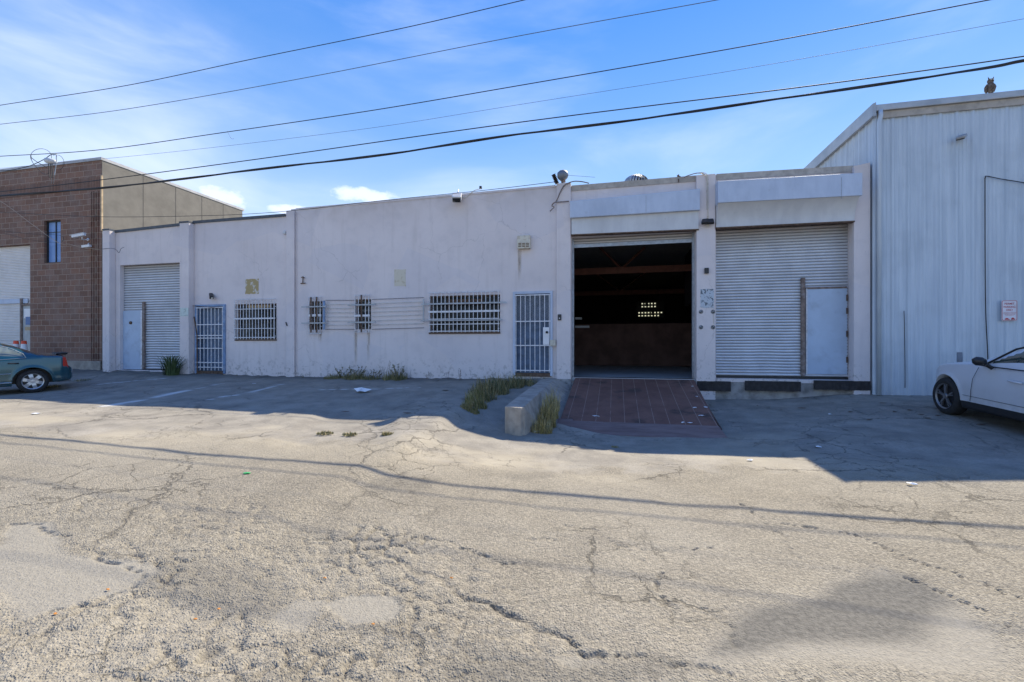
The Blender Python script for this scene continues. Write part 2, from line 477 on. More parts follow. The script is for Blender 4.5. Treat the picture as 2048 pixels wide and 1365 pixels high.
# cobbled lumps
w3x = (fbm(XX*7, YY*7+4, 3)-.5)*.12; w3y = (fbm(XX*7+20, YY*7, 3)-.5)*.12
f1, f2 = voro((XX + wobx*.22 + w3x) * 6.2, (YY + woby*.22 + w3y) * 6.2)
g1, g2 = voro((XX + wobx*.2) * 12, (YY + woby*.2) * 12)
edge, edge2 = f2 - f1, g2 - g1
lm = sstep(.42, .62, fbm(XX*1.1, YY*1.1+7, 3)) * .7 + .3
R_ = rough * lm * near * (1 - smooth)
plate = _rng.rand(128, 128)
ci = np.floor(XX*2.6 + wobx*2).astype(int) % 128; cj = np.floor(YY*2.6).astype(int) % 128
dz = R_ * (sstep(.0, .20, edge) * .031 + sstep(.01, .14, edge2) * .006 * sstep(.45, .6, fbm(XX*3+70, YY*3, 3)) - .028)
lost = sstep(.60, .66, fbm(XX*2.6+50, YY*2.6+3, 4)) * rough * near * (1-smooth)
dz -= lost * .010
# named cracks
dcr = np.zeros(XX.shape)
CR = [((742, 1106), (790, 1120), (822, 1135), (850, 1152), (895, 1172), (930, 1196), (975, 1212), (1010, 1232), (1060, 1248), (1100, 1268), (1135, 1285), (1160, 1310), (1170, 1332)),
      ((1170, 1328), (1240, 1322), (1345, 1335), (1400, 1350), (1450, 1364)),
      ((1316, 1130), (1318, 1180), (1345, 1225), (1360, 1262), (1390, 1262)),
      ((1390, 1205), (1430, 1245), (1465, 1280), (1480, 1305)),
      ((0, 1050), (60, 1052), (125, 1070), (160, 1100), (290, 1150), (250, 1185), (190, 1210), (90, 1235)), ((160, 1100), (215, 1102)), ((245, 1085), (300, 1130), (340, 1150)),
      ((1040, 1080), (1160, 1090), (1290, 1100), (1440, 1095)), ((1480, 1010), (1560, 1070), (1600, 1120), (1700, 1150)),
      ((1560, 1050), (1700, 1070), (1850, 1130), (2047, 1200)), ((1100, 1045), (1200, 1070), (1300, 1140)),
      ((1700, 1120), (1850, 1180), (2047, 1260)), ((820, 1075), (900, 1090), (1000, 1130), (1060, 1135)),
      ((1940, 870), (1980, 890), (2047, 910)), ((1040, 884), (1290, 880), (1480, 878), (1620, 888), (2047, 895))]
WID = [.014, .009, .007, .008, .007, .010, .007, .005, .005, .006, .005, .005, .006, .010, .007]
for c_, w_ in zip(CR, WID):
    d = dist_poly(XX + (fbm(XX*7, YY*7, 5, .62)-.5)*.17, YY + (fbm(XX*7+9, YY*7+5, 5, .62)-.5)*.17, G(*c_))
    dcr = np.maximum(dcr, sstep(w_*1.6, w_*.5, d) * min(1, .6 + w_*30))
dcr *= (.45 + .55*sstep(.35, .55, fbm(XX*2.2+8, YY*2.2, 3)))
crack = np.maximum(dcr, R_ * sstep(.13, .02, edge) * .75)
crack = np.maximum(crack, R_ * sstep(.10, .0, edge2) * .25)
dz -= dcr * .022 * near
dz += (fbm(XX*13, YY*13, 4) - .5) * (.008 + .007*rough) * near * (1 - .8*smooth)
dz += (fbm(XX*.8+5, YY*.8, 3) - .5) * .05 * sstep(12.2, 11, YY)
# transition street / apron
edge_y = 6.3 + .35*np.sin(XX*.35) + (fbm(XX*.5+2, YY*.5, 4) - .5)*1.6 - .09*np.abs(XX)
apron = sstep(-.35, .35, YY - edge_y + (fbm(XX*5, YY*5, 3) - .5)*1.0)
dust = sstep(1.5, .1, np.abs(YY - (edge_y + .35))) * sstep(.38, .66, fbm(XX*.7+11, YY*1.3, 4)) * sstep(3.2, 1.5, XX)
dust = np.maximum(dust, .5*sstep(.5, .7, fbm(XX*.45+31, YY*.6, 4))*sstep(5, 7, YY)*sstep(10, 8, YY))
dust = np.maximum(dust, .45*R_*sstep(.25, .05, edge)*sstep(.4, .6, fbm(XX*1.7, YY*1.7+60, 3)))
pale = np.zeros(XX.shape)
for c_, w_ in ((((210, 812), (290, 800), (390, 778), (440, 768)), .15), (((420, 800), (500, 786), (560, 770)), .08),
               (((180, 772), (330, 758)), .045), (((640, 780), (840, 776)), .03)):
    d = dist_poly(XX + wobx*.15, YY + woby*.15, G(*c_))
    pale = np.maximum(pale, sstep(w_, w_*.4, d) * 1.0 * sstep(.3, .5, fbm(XX*3, YY*3, 4)))
# earth strip along the foot of the wall on the left
earth = sstep(1.0, .15, 12.18 - YY + (fbm(XX*2, YY*2, 3)-.5)*.8) * sstep(-1.9, -2.3, XX)
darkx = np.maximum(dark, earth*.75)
dz += earth * (fbm(XX*5, YY*5, 4) - .35) * .09
# joint lines in the apron
for c_ in (((1040, 884), (1620, 888), (2047, 896)),):
    pass
# invented shallow dip in the paving, shaped to stretch the building's shadow here
dip_floor = np.interp(YY, [4.4, 5.5, 6.5, 7.4, 8.2, 9.0], [.13, .10, .085, .12, .24, .45])
dip = soft_poly(XX + wobx*.3, YY + woby*.3, G((690, 795), (812, 795), (770, 858), (770, 905), (790, 960), (590, 960), (590, 905), (572, 880)), .24) * sstep(4.7, 6.4, YY) * .22
dz -= dip * np.maximum(Z0 - dip_floor, 0)
Z = Z0 + dz
Z = np.where(YY > 12.75, Z0 - .8, Z)
def ground_part(name, j0, j1):
    xs, ys, zs = XX[:, j0:j1], YY[:, j0:j1], Z[:, j0:j1]
    nx, ny = xs.shape
    co = np.stack([xs, ys, zs], -1).reshape(-1, 3)
    idx = np.arange(nx*ny).reshape(nx, ny)
    q = np.stack([idx[:-1, :-1], idx[1:, :-1], idx[1:, 1:], idx[:-1, 1:]], -1).reshape(-1, 4)
    me = bpy.data.meshes.new(name)
    me.vertices.add(len(co)); me.vertices.foreach_set('co', co.ravel())
    me.loops.add(q.size); me.loops.foreach_set('vertex_index', q.ravel().astype(np.int32))
    me.polygons.add(len(q)); me.polygons.foreach_set('loop_start', np.arange(0, q.size, 4, dtype=np.int32))
    me.polygons.foreach_set('loop_total', np.full(len(q), 4, np.int32))
    me.polygons.foreach_set('use_smooth', np.ones(len(q), bool))
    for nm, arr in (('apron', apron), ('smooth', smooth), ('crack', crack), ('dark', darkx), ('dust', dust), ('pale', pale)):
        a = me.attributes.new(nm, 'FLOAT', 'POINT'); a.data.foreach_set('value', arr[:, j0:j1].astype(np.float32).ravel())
    me.materials.append(MG); me.update(calc_edges=True); me.validate()
    o = bpy.data.objects.new(name, me); COL.objects.link(o); o['kind'] = 'structure'
    return o
MG = ground_material()
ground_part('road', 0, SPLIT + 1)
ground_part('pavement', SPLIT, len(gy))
# ============================================================ MATERIALS FOR BUILDINGS
def stucco_mat():
    m, t, b = new_mat('painted_stucco'); g = NG(t); P = g.pos(); X, Y, Z = g.xyz(P)
    n1 = g.noise(P, .5, 5, .55); n2 = g.noise(P, 3.5, 6, .6); st = g.noise(g.map(P, (3.2, 3.2, .22)), 2.2, 5, .6); patch = g.voro(g.map(P, (.55, .55, .8)), 1.0, 'F1', 1)
    c = g.mix(g.rng(n1, .3, .7), (.68, .615, .60), (.745, .68, .665))
    c = g.mix(g.m('MULTIPLY', g.rng(n2, .45, .75), .25), c, (.50, .465, .475))
    c = g.mix(g.m('MULTIPLY', g.rng(st, .52, .72), .14), c, (.36, .32, .28))
    ps = g.n('ShaderNodeSeparateColor'); g.put(ps.inputs[0], patch)
    c = g.mix(g.m('MULTIPLY', g.rng(ps.outputs[0], .55, .6), .22), c, (.56, .55, .60))
    cw = g.n('ShaderNodeVectorMath', operation='ADD'); g.put(cw.inputs[0], P)
    cn_ = g.n('ShaderNodeTexNoise'); g.put(cn_.inputs[0], P); cn_.inputs['Scale'].default_value = 2.5; cn_.inputs['Detail'].default_value = 5
    cs_ = g.n('ShaderNodeVectorMath', operation='SCALE'); g.put(cs_.inputs[0], cn_.outputs[1]); cs_.inputs['Scale'].default_value = .5; g.put(cw.inputs[1], cs_.outputs[0])
    ck = g.m('MULTIPLY', g.rng(g.voro(cw.outputs[0], .45, 'DISTANCE_TO_EDGE', 0), .001, .006, 1, 0), g.rng(g.noise(P, .6, 2, .5), .5, .6, 0, .22))
    c = g.mix(ck, c, (.22, .20, .19))
    # rain-washed tan wear high on the wall, scuffs and flaking near the ground
    c = g.mix(g.m('MULTIPLY', g.rng(Z, 5.2, 6.1), g.rng(g.noise(P, 1.4, 5, .6), .35, .65, .05, .35)), c, (.40, .34, .27))
    low = g.m('MULTIPLY', g.rng(Z, 1.5, .75), g.rng(g.noise(P, 9, 6, .7), .52, .62, 0, .55))
    c = g.mix(low, c, (.24, .22, .20))
    sp = g.m('MULTIPLY', g.rng(g.noise(P, 22, 3, .6), .70, .74), .5)
    c = g.mix(sp, c, (.18, .16, .15))
    g.put(b.inputs['Base Color'], c); b.inputs['Roughness'].default_value = .85; b.inputs['Specular IOR Level'].default_value = .3
    h = g.m('ADD', g.noise(P, 90, 4, .6), g.m('MULTIPLY', g.noise(P, 4, 4, .5), 1.4))
    g.put(b.inputs['Normal'], g.bump(h, .35, .008))
    return m
def brick_mat(name, bw, rh, vert=False):
    m, t, b = new_mat(name); g = NG(t); P = g.pos(); X, Y, Z = g.xyz(P)
    v = g.cxyz(X, g.m('ADD', Z, .035), 0.)
    br = g.n('ShaderNodeTexBrick'); g.put(br.inputs['Vector'], v)
    br.inputs['Color1'].default_value = (.27, .150, .105, 1); br.inputs['Color2'].default_value = (.19, .108, .078, 1)
    br.inputs['Mortar'].default_value = (.40, .31, .24, 1); br.inputs['Scale'].default_value = 1
    br.inputs['Mortar Size'].default_value = .010 if not vert else .010; br.inputs['Mortar Smooth'].default_value = .25; br.inputs['Bias'].default_value = -.1
    br.inputs['Brick Width'].default_value = bw; br.inputs['Row Height'].default_value = rh
    br.offset = .5 if not vert else 0
    c = br.outputs[0]
    if vert: c = g.mix(g.rng(br.outputs['Fac'], .1, .9), c, (.035, .022, .018))
    n = g.noise(P, 2.2, 6, .65); c = g.mix(g.rng(n, .35, .72), c, g.mix(.45, c, (.30, .24, .21)))
    f = g.noise(P, 55, 3, .7); c = g.mix(g.m('MULTIPLY', g.rng(f, .4, .65), .3), c, (.06, .042, .036))
    g.put(b.inputs['Base Color'], c); b.inputs['Roughness'].default_value = .92; b.inputs['Specular IOR Level'].default_value = .25
    h = g.m('ADD', g.m('MULTIPLY', br.outputs['Fac'], -1.), g.m('MULTIPLY', f, .6))
    g.put(b.inputs['Normal'], g.bump(h, .6, .012))
    return m
def streak_metal(name, col, col2, rough=.5, metal=0., rust=.15, axis=(6, 6, .35), topdirt=0, z0=0, z1=1):
    m, t, b = new_mat(name); g = NG(t); P = g.pos(); X, Y, Z = g.xyz(P)
    st = g.noise(g.map(P, axis), 2., 6, .62); n = g.noise(P, 1.1, 5, .55)
    c = g.mix(g.rng(st, .32, .68), col, col2)
    c = g.mix(g.m('MULTIPLY', g.rng(n, .45, .7), .3), c, tuple(x*.72 for x in col))
    r = g.m('MULTIPLY', g.rng(g.noise(P, 7, 6, .7), .60, .70), rust)
    c = g.mix(r, c, (.20, .12, .07))
    if topdirt: c = g.mix(g.m('MULTIPLY', g.rng(Z, z0, z1), g.rng(st, .3, .6, topdirt*.6, topdirt)), c, (.25, .19, .12))
    if 'shutter' in name: c = g.mix(g.rng(g.attr('groove'), .35, .85, 0, .25 if 'white' in name else .8), c, (.10, .095, .09))
    g.put(b.inputs['Base Color'], c); b.inputs['Roughness'].default_value = rough; b.inputs['Metallic'].default_value = metal
    g.put(b.inputs['Normal'], g.bump(g.noise(P, 2.5, 4, .5), .25, .02))
    return m
def poster_mat(name, a, c_, lo, hi, sc, rag=0):
    m, t, b = new_mat(name); g = NG(t); P = g.pos()
    n = g.noise(P, sc, 6, .62, .8); c = g.mix(g.rng(n, lo, hi), a, c_)
    g.put(b.inputs['Base Color'], c); b.inputs['Roughness'].default_value = .8
    return m
M = {}
M['stucco'] = stucco_mat()
M['stucco_base'] = simple('bare_footing', (.30, .29, .28), .9, var=.3, sc=5, bump=.4, dirt=(.12, .11, .10), dirtamt=.6)
M['cmu'] = brick_mat('split_block', .406, .2032)
M['soldier'] = brick_mat('soldier_course', .072, 3.0, True)
M['graywall'] = simple('grey_render', (.185, .172, .15), .92, var=.1, sc=2.5, bump=.5, bsc=45, dirt=(.13, .12, .105), dirtamt=.5, dsc=1.2)
M['shutter'] = streak_metal('galvanised_shutter', (.58, .60, .64), (.68, .70, .74), .42, .25, .12, (1.0, 1.0, .8), .75, 3.9, 4.9)
M['shutter2'] = streak_metal('grey_shutter', (.54, .56, .60), (.64, .66, .70), .45, .2, .15, (1.0, 1.0, .8), .6, 3.9, 4.6)
M['brshutter'] = streak_metal('white_shutter', (.70, .665, .63), (.77, .73, .70), .5, .05, .05, (1.0, 1.0, .8))
M['awning'] = streak_metal('blue_grey_sheet', (.44, .51, .63), (.51, .58, .70), .5, .0, .10, (2.5, 2.5, .8))
M['shroud'] = streak_metal('pale_sheet', (.54, .55, .57), (.61, .62, .63), .55, .0, .18, (2.0, 2.0, .5), .3, 4.9, 5.4)
M['metalwall'] = streak_metal('weathered_siding', (.44, .51, .58), (.55, .62, .685), .5, .05, .06, (5, 5, .22))
M['flash'] = streak_metal('galvanised_flashing', (.36, .38, .40), (.46, .47, .48), .45, .35, .12, (1.5, 1.5, 1.5))
M['coping'] = simple('dark_coping', (.075, .085, .10), .6, var=.2)
M['palecoping'] = simple('pale_coping', (.42, .42, .43), .6, var=.12)
M['tancoping'] = simple('tan_coping', (.40, .36, .31), .8, var=.2, dirt=(.2, .17, .14))
M['white'] = simple('white_bar_paint', (.66, .67, .70), .5, var=.12, sc=20, dirt=(.30, .20, .13), dirtamt=.5, dsc=9)
M['bluedoor'] = simple('blue_door_paint', (.085, .135, .22), .5, var=.25, dirt=(.16, .22, .32), dirtamt=.5, dsc=2)
M['bluepaint'] = simple('faded_blue_frame', (.16, .26, .43), .5, var=.2, dirt=(.40, .45, .52), dirtamt=.6, dsc=5)
M['doorsheet'] = simple('grey_blue_door_sheet', (.43, .53, .66), .5, var=.06, sc=2, dirt=(.28, .33, .42), dirtamt=.5, dsc=2.5)
M['rusty'] = simple('rusty_steel', (.20, .15, .125), .8, var=.35, sc=8, bump=.3, dirt=(.26, .26, .28), dirtamt=.7, dsc=4)
M['rustbar'] = simple('rust_brown_bar', (.12, .075, .05), .85, var=.4, sc=18)
M['zinc'] = simple('zinc_channel', (.33, .36, .40), .45, .5, var=.2, sc=12, dirt=(.2, .14, .1), dirtamt=.5)
M['black'] = simple('black_plastic', (.02, .02, .022), .45, var=.2)
M['rubber'] = simple('black_rubber', (.040, .036, .036), .85, var=.3, sc=9, bump=.3)
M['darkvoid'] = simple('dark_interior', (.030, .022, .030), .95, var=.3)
M['intbrown'] = simple('brown_partition', (.15, .085, .07), .9, var=.25, sc=2)
M['redbeam'] = simple('red_oxide_steel', (.17, .066, .045), .7, var=.2)
M['floor'] = simple('concrete_floor', (.36, .37, .38), .55, var=.12, sc=1.5, bump=.1, dirt=(.2, .2, .2), dirtamt=.4)
M['concrete'] = simple('old_concrete', (.35, .31, .26), .92, var=.18, sc=5, bump=.5, bsc=45, dirt=(.17, .16, .15), dirtamt=.6, dsc=3)
M['cream'] = simple('cream_enamel', (.60, .56, .46), .5, var=.1, dirt=(.30, .17, .07), dirtamt=.6, dsc=10)
M['lightgrey'] = simple('light_grey_plastic', (.55, .56, .57), .45, var=.08)
M['whiteplast'] = simple('white_plastic', (.75, .75, .76), .4, var=.05)
M['tan'] = simple('plain_tan', (.48, .36, .22), .8, var=.2)
def glass_dark(name, a=(.012, .015, .018), b_=(.05, .055, .06), sc=2.5):
    m, t, b = new_mat(name); g = NG(t); P = g.pos()
    n = g.noise(g.map(P, (1, 1, 2.5)), sc, 3, .5); g.put(b.inputs['Base Color'], g.mix(g.rng(n, .45, .6), a, b_))
    b.inputs['Roughness'].default_value = .12; b.inputs['Specular IOR Level'].default_value = .16
    g.put(b.inputs['Normal'], g.bump(g.noise(P, 1.3, 2, .5), .06, .05))
    return m
M['pane'] = glass_dark('dark_window_glass')
M['pane2'] = glass_dark('dusty_window_glass', (.03, .03, .032), (.17, .17, .165), 4)
M['bluepane'] = glass_dark('blue_window_glass', (.18, .30, .55), (.22, .35, .62), 1.)  # the pane's blue is set in its base colour

# ============================================================ STUCCO WAREHOUSE
def wall_mb(x0, x1, zb, zt0, zt1, y, th, holes):
    mb = MB()
    xs = sorted({x0, x1} | {h[0] for h in holes} | {h[1] for h in holes}); xs = [x for x in xs if x0 <= x <= x1]
    top = lambda x: zt0 + (zt1 - zt0) * (x - x0) / (x1 - x0)
    zs = sorted({zb} | {h[2] for h in holes} | {h[3] for h in holes})
    inh = lambda x, z: any(h[0] < x < h[1] and h[2] < z < h[3] for h in holes)
    for a, b in zip(xs[:-1], xs[1:]):
        for k in range(len(zs)):
            lo = zs[k]; last = k == len(zs) - 1
            hiA, hiB = (top(a), top(b)) if last else (zs[k+1], zs[k+1])
            zc = (lo + (hiA + hiB)/2) / 2
            if inh((a+b)/2, zc): continue
            for yy, fl in ((y, 0), (y+th, 1)):
                q = [(a, yy, lo), (b, yy, lo), (b, yy, hiB), (a, yy, hiA)]
                mb.add(q, [(0, 1, 2, 3) if not fl else (3, 2, 1, 0)])
        mb.add([(a, y, top(a)), (b, y, top(b)), (b, y+th, top(b)), (a, y+th, top(a))], [(0, 1, 2, 3)])
    for h in holes:
        a, b, lo, hi = h[0], h[1], h[2], h[3]
        mb.add([(a, y, lo), (a, y, hi), (a, y+th, hi), (a, y+th, lo)], [(0, 3, 2, 1)])
        mb.add([(b, y, lo), (b, y, hi), (b, y+th, hi), (b, y+th, lo)], [(0, 1, 2, 3)])
        mb.add([(a, y, hi), (b, y, hi), (b, y+th, hi), (a, y+th, hi)], [(0, 3, 2, 1)])
        mb.add([(a, y, lo), (b, y, lo), (b, y+th, lo), (a, y+th, lo)], [(0, 1, 2, 3)])
    mb.add([(x0, y, zb), (x0, y+th, zb), (x0, y+th, zt0), (x0, y, zt0)], [(0, 3, 2, 1)])
    mb.add([(x1, y, zb), (x1, y+th, zb), (x1, y+th, zt1), (x1, y, zt1)], [(0, 1, 2, 3)])
    return mb
def raw(mb, name, mat, parent, **k):
    """build without recalculating normals (open sheets with holes)"""
    off = root_loc(parent); return link_mesh(name, [p - off for p in mb.v], mb.f, mat, parent, **k)
def hole(px0, px1, py0, py1, Y=FY):
    c = (px0+px1)/2; return (wx(px0, Y), wx(px1, Y), wz(c, py1, Y), wz(c, py0, Y))
def pbox(mb, px0, px1, py0, py1, Y, d):
    """box whose front face (at y=Y) spans those sight lines, d deep (away from the street)"""
    h = hole(px0, px1, py0, py1, Y); return mb.box(h[0], h[1], Y, Y+d, h[2], h[3])

WH = thing('warehouse', 'long low pale stucco warehouse with two big roller doors on the right and barred windows', 'warehouse', (wx(850, FY), FY, .3))
TH = .30
H = dict(D0=hole(240, 362, 528, 741), GL=hole(394, 450, 612, 747), W2=hole(471, 553, 608, 679),
         WA=hole(619, 645, 603, 660), WB=hole(711, 742, 599, 659), W5=hole(859, 1000, 591, 665),
         GR=hole(1029, 1103, 586, 752), D4=hole(1143, 1391, 468, 757), D5=hole(1432, 1707, 448, 753))
ZS = H['D4'][2]
H['D5'] = H['D5'][:2] + (ZS + .03, H['D5'][3])
xL = wx(205, FY)
secs = [('S1', 205, 372, 465, 446.5, ['D0']), ('S2', 372, 582, 444.5, 428, ['GL', 'W2']),
        ('S3', 582, 1130, 419, 370, ['WA', 'WB', 'W5', 'GR']), ('S4', 1130, 1413, 374, 351, ['D4']), ('S5', 1413, 1742, 351, 331, ['D5'])]
TOP = {}
for nm, a, b, ya, yb, hs_ in secs:
    za, zb_ = wz(a, ya, FY), wz(b, yb, FY); TOP[nm] = (wx(a, FY), wx(b, FY), za, zb_)
    raw(wall_mb(wx(a, FY), wx(b, FY), -.3, za, zb_, FY, TH, [H[h] for h in hs_]), 'wall', M['stucco'], WH)
# coping strips
def coping(sec, mat, h=.07, over=.03, dz=.0, xa=None, xb=None):
    x0, x1, z0, z1 = TOP[sec]
    if xa is not None: z0, x0 = z0 + (z1-z0)*(xa-x0)/(x1-x0), xa
    if xb is not None:
        X0, X1, Z0_, Z1_ = TOP[sec]; z1, x1 = Z0_ + (Z1_-Z0_)*(xb-X0)/(X1-X0), xb
    mb = MB(); a, b = FY - over, FY + TH + .02
    mb.quadprism([(x0, a, z0-h+.004), (x1, a, z1-h+.004), (x1, b, z1-h+.004), (x0, b, z0-h+.004)],
                 [(x0, a, z0+.012), (x1, a, z1+.012), (x1, b, z1+.012), (x0, b, z0+.012)])
    return mb.build('coping', mat, WH)
coping('S1', M['coping'], .08, .03, xa=wx(231, FY), xb=wx(361, FY)); coping('S2', M['coping'], .08, .03, xa=wx(387, FY), xb=wx(572, FY))
coping('S3', M['stucco'], .05, .015, xa=wx(592, FY), xb=wx(1111, FY))
coping('S4', M['tancoping'], .14, .02, xa=wx(1143, FY)); coping('S5', M['tancoping'], .14, .02, xa=wx(1433, FY), xb=wx(1706, FY))
# pilasters
def pilaster(pa, pb, pytop, p, zb=-.2, slope=0, cap=None):
    Yf = FY - p; x0, x1 = wx(pa, Yf), wx(pb, Yf); zt = wz((pa+pb)/2, pytop, Yf)
    mb = MB(); mb.quadprism([(x0, Yf, zb), (x1, Yf, zb), (x1, FY-.002, zb), (x0, FY-.002, zb)],
                            [(x0, Yf, zt), (x1, Yf, zt+slope), (x1, FY-.002, zt+slope), (x0, FY-.002, zt)])
    o = mb.build('pilaster', M['stucco'], WH, bevel=.012)
    MB().box(x0+.01, x1-.01, FY-.004, FY+TH+.01, zt-.3, zt+slope-.012).build('pilaster_back', M['stucco'], WH)
    if cap: MB().box(x0-.01, x1+.01, Yf-.015, FY+TH+.03, zt+slope+.001, zt+slope+.05).build('coping', cap, WH)
    return x0, x1, zt
pilaster(205, 218.5, 461, .20, cap=M['coping']); pilaster(359, 377.5, 446, .20, cap=M['coping'])
pilaster(572, 588, 421, .07); pilaster(1113, 1141.5, 366, .08)
pilaster(1393, 1431, 349, .12); pilaster(1708, 1741, 331, .12, slope=.06)
# thin drain line beside the second pilaster
MB().tube([wp(592.5, 424, FY-.02), wp(592.5, 753, FY-.02)], .012, 6).build('seam_strip', M['stucco'], WH)
# roof, back and end walls, interior of the right-hand bay
x0, x1 = xL + .05, wx(1740, FY)
MB().box(x0, x1, FY+TH+.01, 28.3, 5.15, 5.38).build('roof', simple('roof_gravel', (.25, .24, .22), .95), WH)
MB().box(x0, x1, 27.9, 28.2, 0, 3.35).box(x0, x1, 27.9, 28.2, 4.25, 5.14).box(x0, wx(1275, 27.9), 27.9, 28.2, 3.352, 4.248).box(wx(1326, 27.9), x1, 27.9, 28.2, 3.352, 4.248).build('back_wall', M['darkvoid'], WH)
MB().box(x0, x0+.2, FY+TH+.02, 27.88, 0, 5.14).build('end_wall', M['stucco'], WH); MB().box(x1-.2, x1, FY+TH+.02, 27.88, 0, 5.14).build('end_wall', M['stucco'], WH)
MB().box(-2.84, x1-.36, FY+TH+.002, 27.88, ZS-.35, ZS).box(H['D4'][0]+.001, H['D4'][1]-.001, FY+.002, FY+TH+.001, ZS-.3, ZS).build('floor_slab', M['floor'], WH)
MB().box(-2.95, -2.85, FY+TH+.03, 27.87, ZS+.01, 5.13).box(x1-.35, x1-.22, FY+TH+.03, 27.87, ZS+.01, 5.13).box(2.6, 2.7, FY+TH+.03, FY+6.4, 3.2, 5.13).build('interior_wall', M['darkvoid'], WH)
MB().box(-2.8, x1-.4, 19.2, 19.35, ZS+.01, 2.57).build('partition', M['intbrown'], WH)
# bright rear window
rw = MB(); zz0, zz1 = 3.35, 4.25; rx0, rx1 = wx(1275, 27.9), wx(1326, 27.9)
for k in range(9):
    x = rx0 + (rx1-rx0)*k/8; rw.box(x-.05, x+.05, 27.86, 27.9, zz0, zz1)
for k in range(6):
    z = zz0 + (zz1-zz0)*k/5; rw.box(rx0, rx1, 27.84, 27.858, z-(.07 if k != 3 else .18), z+.04)
for (a_, b_, c_, d_) in ((0, .12, .45, 1.0), (.78, 1, .62, 1.0), (.3, .42, .7, .95), (.55, .62, .1, .5), (.86, 1, 0, .2)): rw.box(rx0+(rx1-rx0)*a_, rx0+(rx1-rx0)*b_, 27.82, 27.83, zz0+.9*c_, zz0+.9*d_)
rw.build('rear_window_bars', M['black'], WH)
_m, _t, _b = new_mat('amber_tint_pane'); _b.inputs['Base Color'].default_value = (.80, .62, .36, 1); _b.inputs['Transmission Weight'].default_value = 1; _b.inputs['Roughness'].default_value = .35; _b.inputs['IOR'].default_value = 1.1  # tinted pane added to warm and dim the sky seen through the opening
MB().box(rx0, rx1, 27.95, 27.96, zz0, zz1).build('rear_window_tint', _m, WH)
# red trusses
def truss(Y, zc, webs):
    mb = MB().box(-2.8, x1-.4, Y, Y+.15, zc-.11, zc+.11)
    for (a, b) in webs: mb.tube([a, b], .04, 4)
    mb.build('truss', M['redbeam'], WH)
t1, t2 = 16.0, 22.5
truss(t1, wz(1266, 540, t1), [(wp(1243, 538, t1+.07), wp(1196, 492, t1+.07)), (wp(1243, 538, t1+.07), wp(1290, 495, t1+.07))])
truss(t2, wz(1266, 585, t2), [(wp(1240, 583, t2+.07), wp(1320, 525, t2+.07)), (wp(1240, 583, t2+.07), wp(1160, 525, t2+.07))])
MB().box(wx(1150, 17), wx(1163, 17), 17, 17.3, wz(1150, 639, 17), wz(1150, 635, 17)).box(wx(1150, 17), wx(1178, 17), 17, 17.3, wz(1150, 656, 17), wz(1150, 652, 17)).build('shelf', M['lightgrey'], WH)

# roller shutters
GROOVE = []
def shutter_mb(x0, x1, z0, z1, y, pitch, amp, dent=0, seed=1):
    n = int(round((z1-z0)/pitch)); sub = 6; nx = 40 if dent else 1
    zs = [z0 + (z1-z0)*i/(n*sub) for i in range(n*sub+1)]; xs = [x0 + (x1-x0)*i/nx for i in range(nx+1)]
    XXs, ZZs = np.meshgrid(xs, zs, indexing='ij')
    ph = (ZZs - z0)/((z1-z0)/n); fr = ph - np.floor(ph)
    prof = np.abs(np.sin(math.pi*fr))**.85
    Yv = y - amp*prof
    if dent:
        d = (fbm(XXs*1.6+seed, ZZs*2.3+seed, 3)-.5)*dent*sstep(z0+1.9, z0+.3, ZZs)
        Yv = Yv + d; ZZs = ZZs + (fbm(XXs*2.2+9+seed, ZZs*1.5, 3)-.5)*dent*1.3*sstep(z0+1.6, z0+.2, ZZs)*sstep(z0, z0+.1, ZZs)
    vs = np.stack([XXs, Yv, ZZs], -1).reshape(-1, 3).tolist(); m = len(zs); GROOVE.append((1-np.clip(prof, 0, 1)).ravel())
    fs = [(i*m+j, (i+1)*m+j, (i+1)*m+j+1, i*m+j+1) for i in range(nx) for j in range(m-1)]
    return MB().add(vs, fs)
def groove(o):
    a = o.data.attributes.new('groove', 'FLOAT', 'POINT'); a.data.foreach_set('value', GROOVE[-1].astype(np.float32)); return o
def shutter(hx, y, zt, zb, mat, pitch=.075, amp=.014, dent=0, seed=1, name='roller_shutter', parent=None):
    p = parent or WH
    return groove(raw(shutter_mb(hx[0]+.02, hx[1]-.02, zb, zt, y, pitch, amp, dent, seed), name, mat, p, smooth=True))
# D5
y5 = FY + .27
s5 = shutter((H['D5'][0], wx(1697, y5)), y5, H['D5'][3]-.02, ZS+.09, M['shutter'], .0745, .028, .022, 3)
MB().box(H['D5'][0]+.01, wx(1697, y5), y5-.03, y5+.02, ZS+.032, ZS+.09).build('bottom_rail', M['black'], s5)
MB().box(wx(1697, y5), H['D5'][1]-.003, y5-.02, y5+.02, ZS+.032, H['D5'][3]).build('guide_rail', M['stucco'], s5)
dr = MB(); yd = y5 - .05
pbox(dr, 1613, 1694, 578, 749, yd, .03); d5 = dr.build('wicket_door', M['doorsheet'], s5, bevel=.004)
MB().box(wx(1612, yd), wx(1614.5, yd), yd-.012, yd+.03, wz(1613, 749, yd), wz(1613, 578, yd)).build('edge_strip', M['white'], s5)
pst = MB(); pbox(pst, 1603, 1611, 556, 752, yd-.04, .07); pst.build('wicket_post', M['rusty'], s5, bevel=.006)
for py in (596, 622, 668, 720): hg = MB(); pbox(hg, 1693, 1696, py-6, py+6, yd-.02, .03); hg.build('hinge', M['rustbar'], s5)
pv = MB(); pbox(pv, 1611, 1694, 574, 578, yd-.005, .03); pv.build('lintel_bar', M['rusty'], s5)
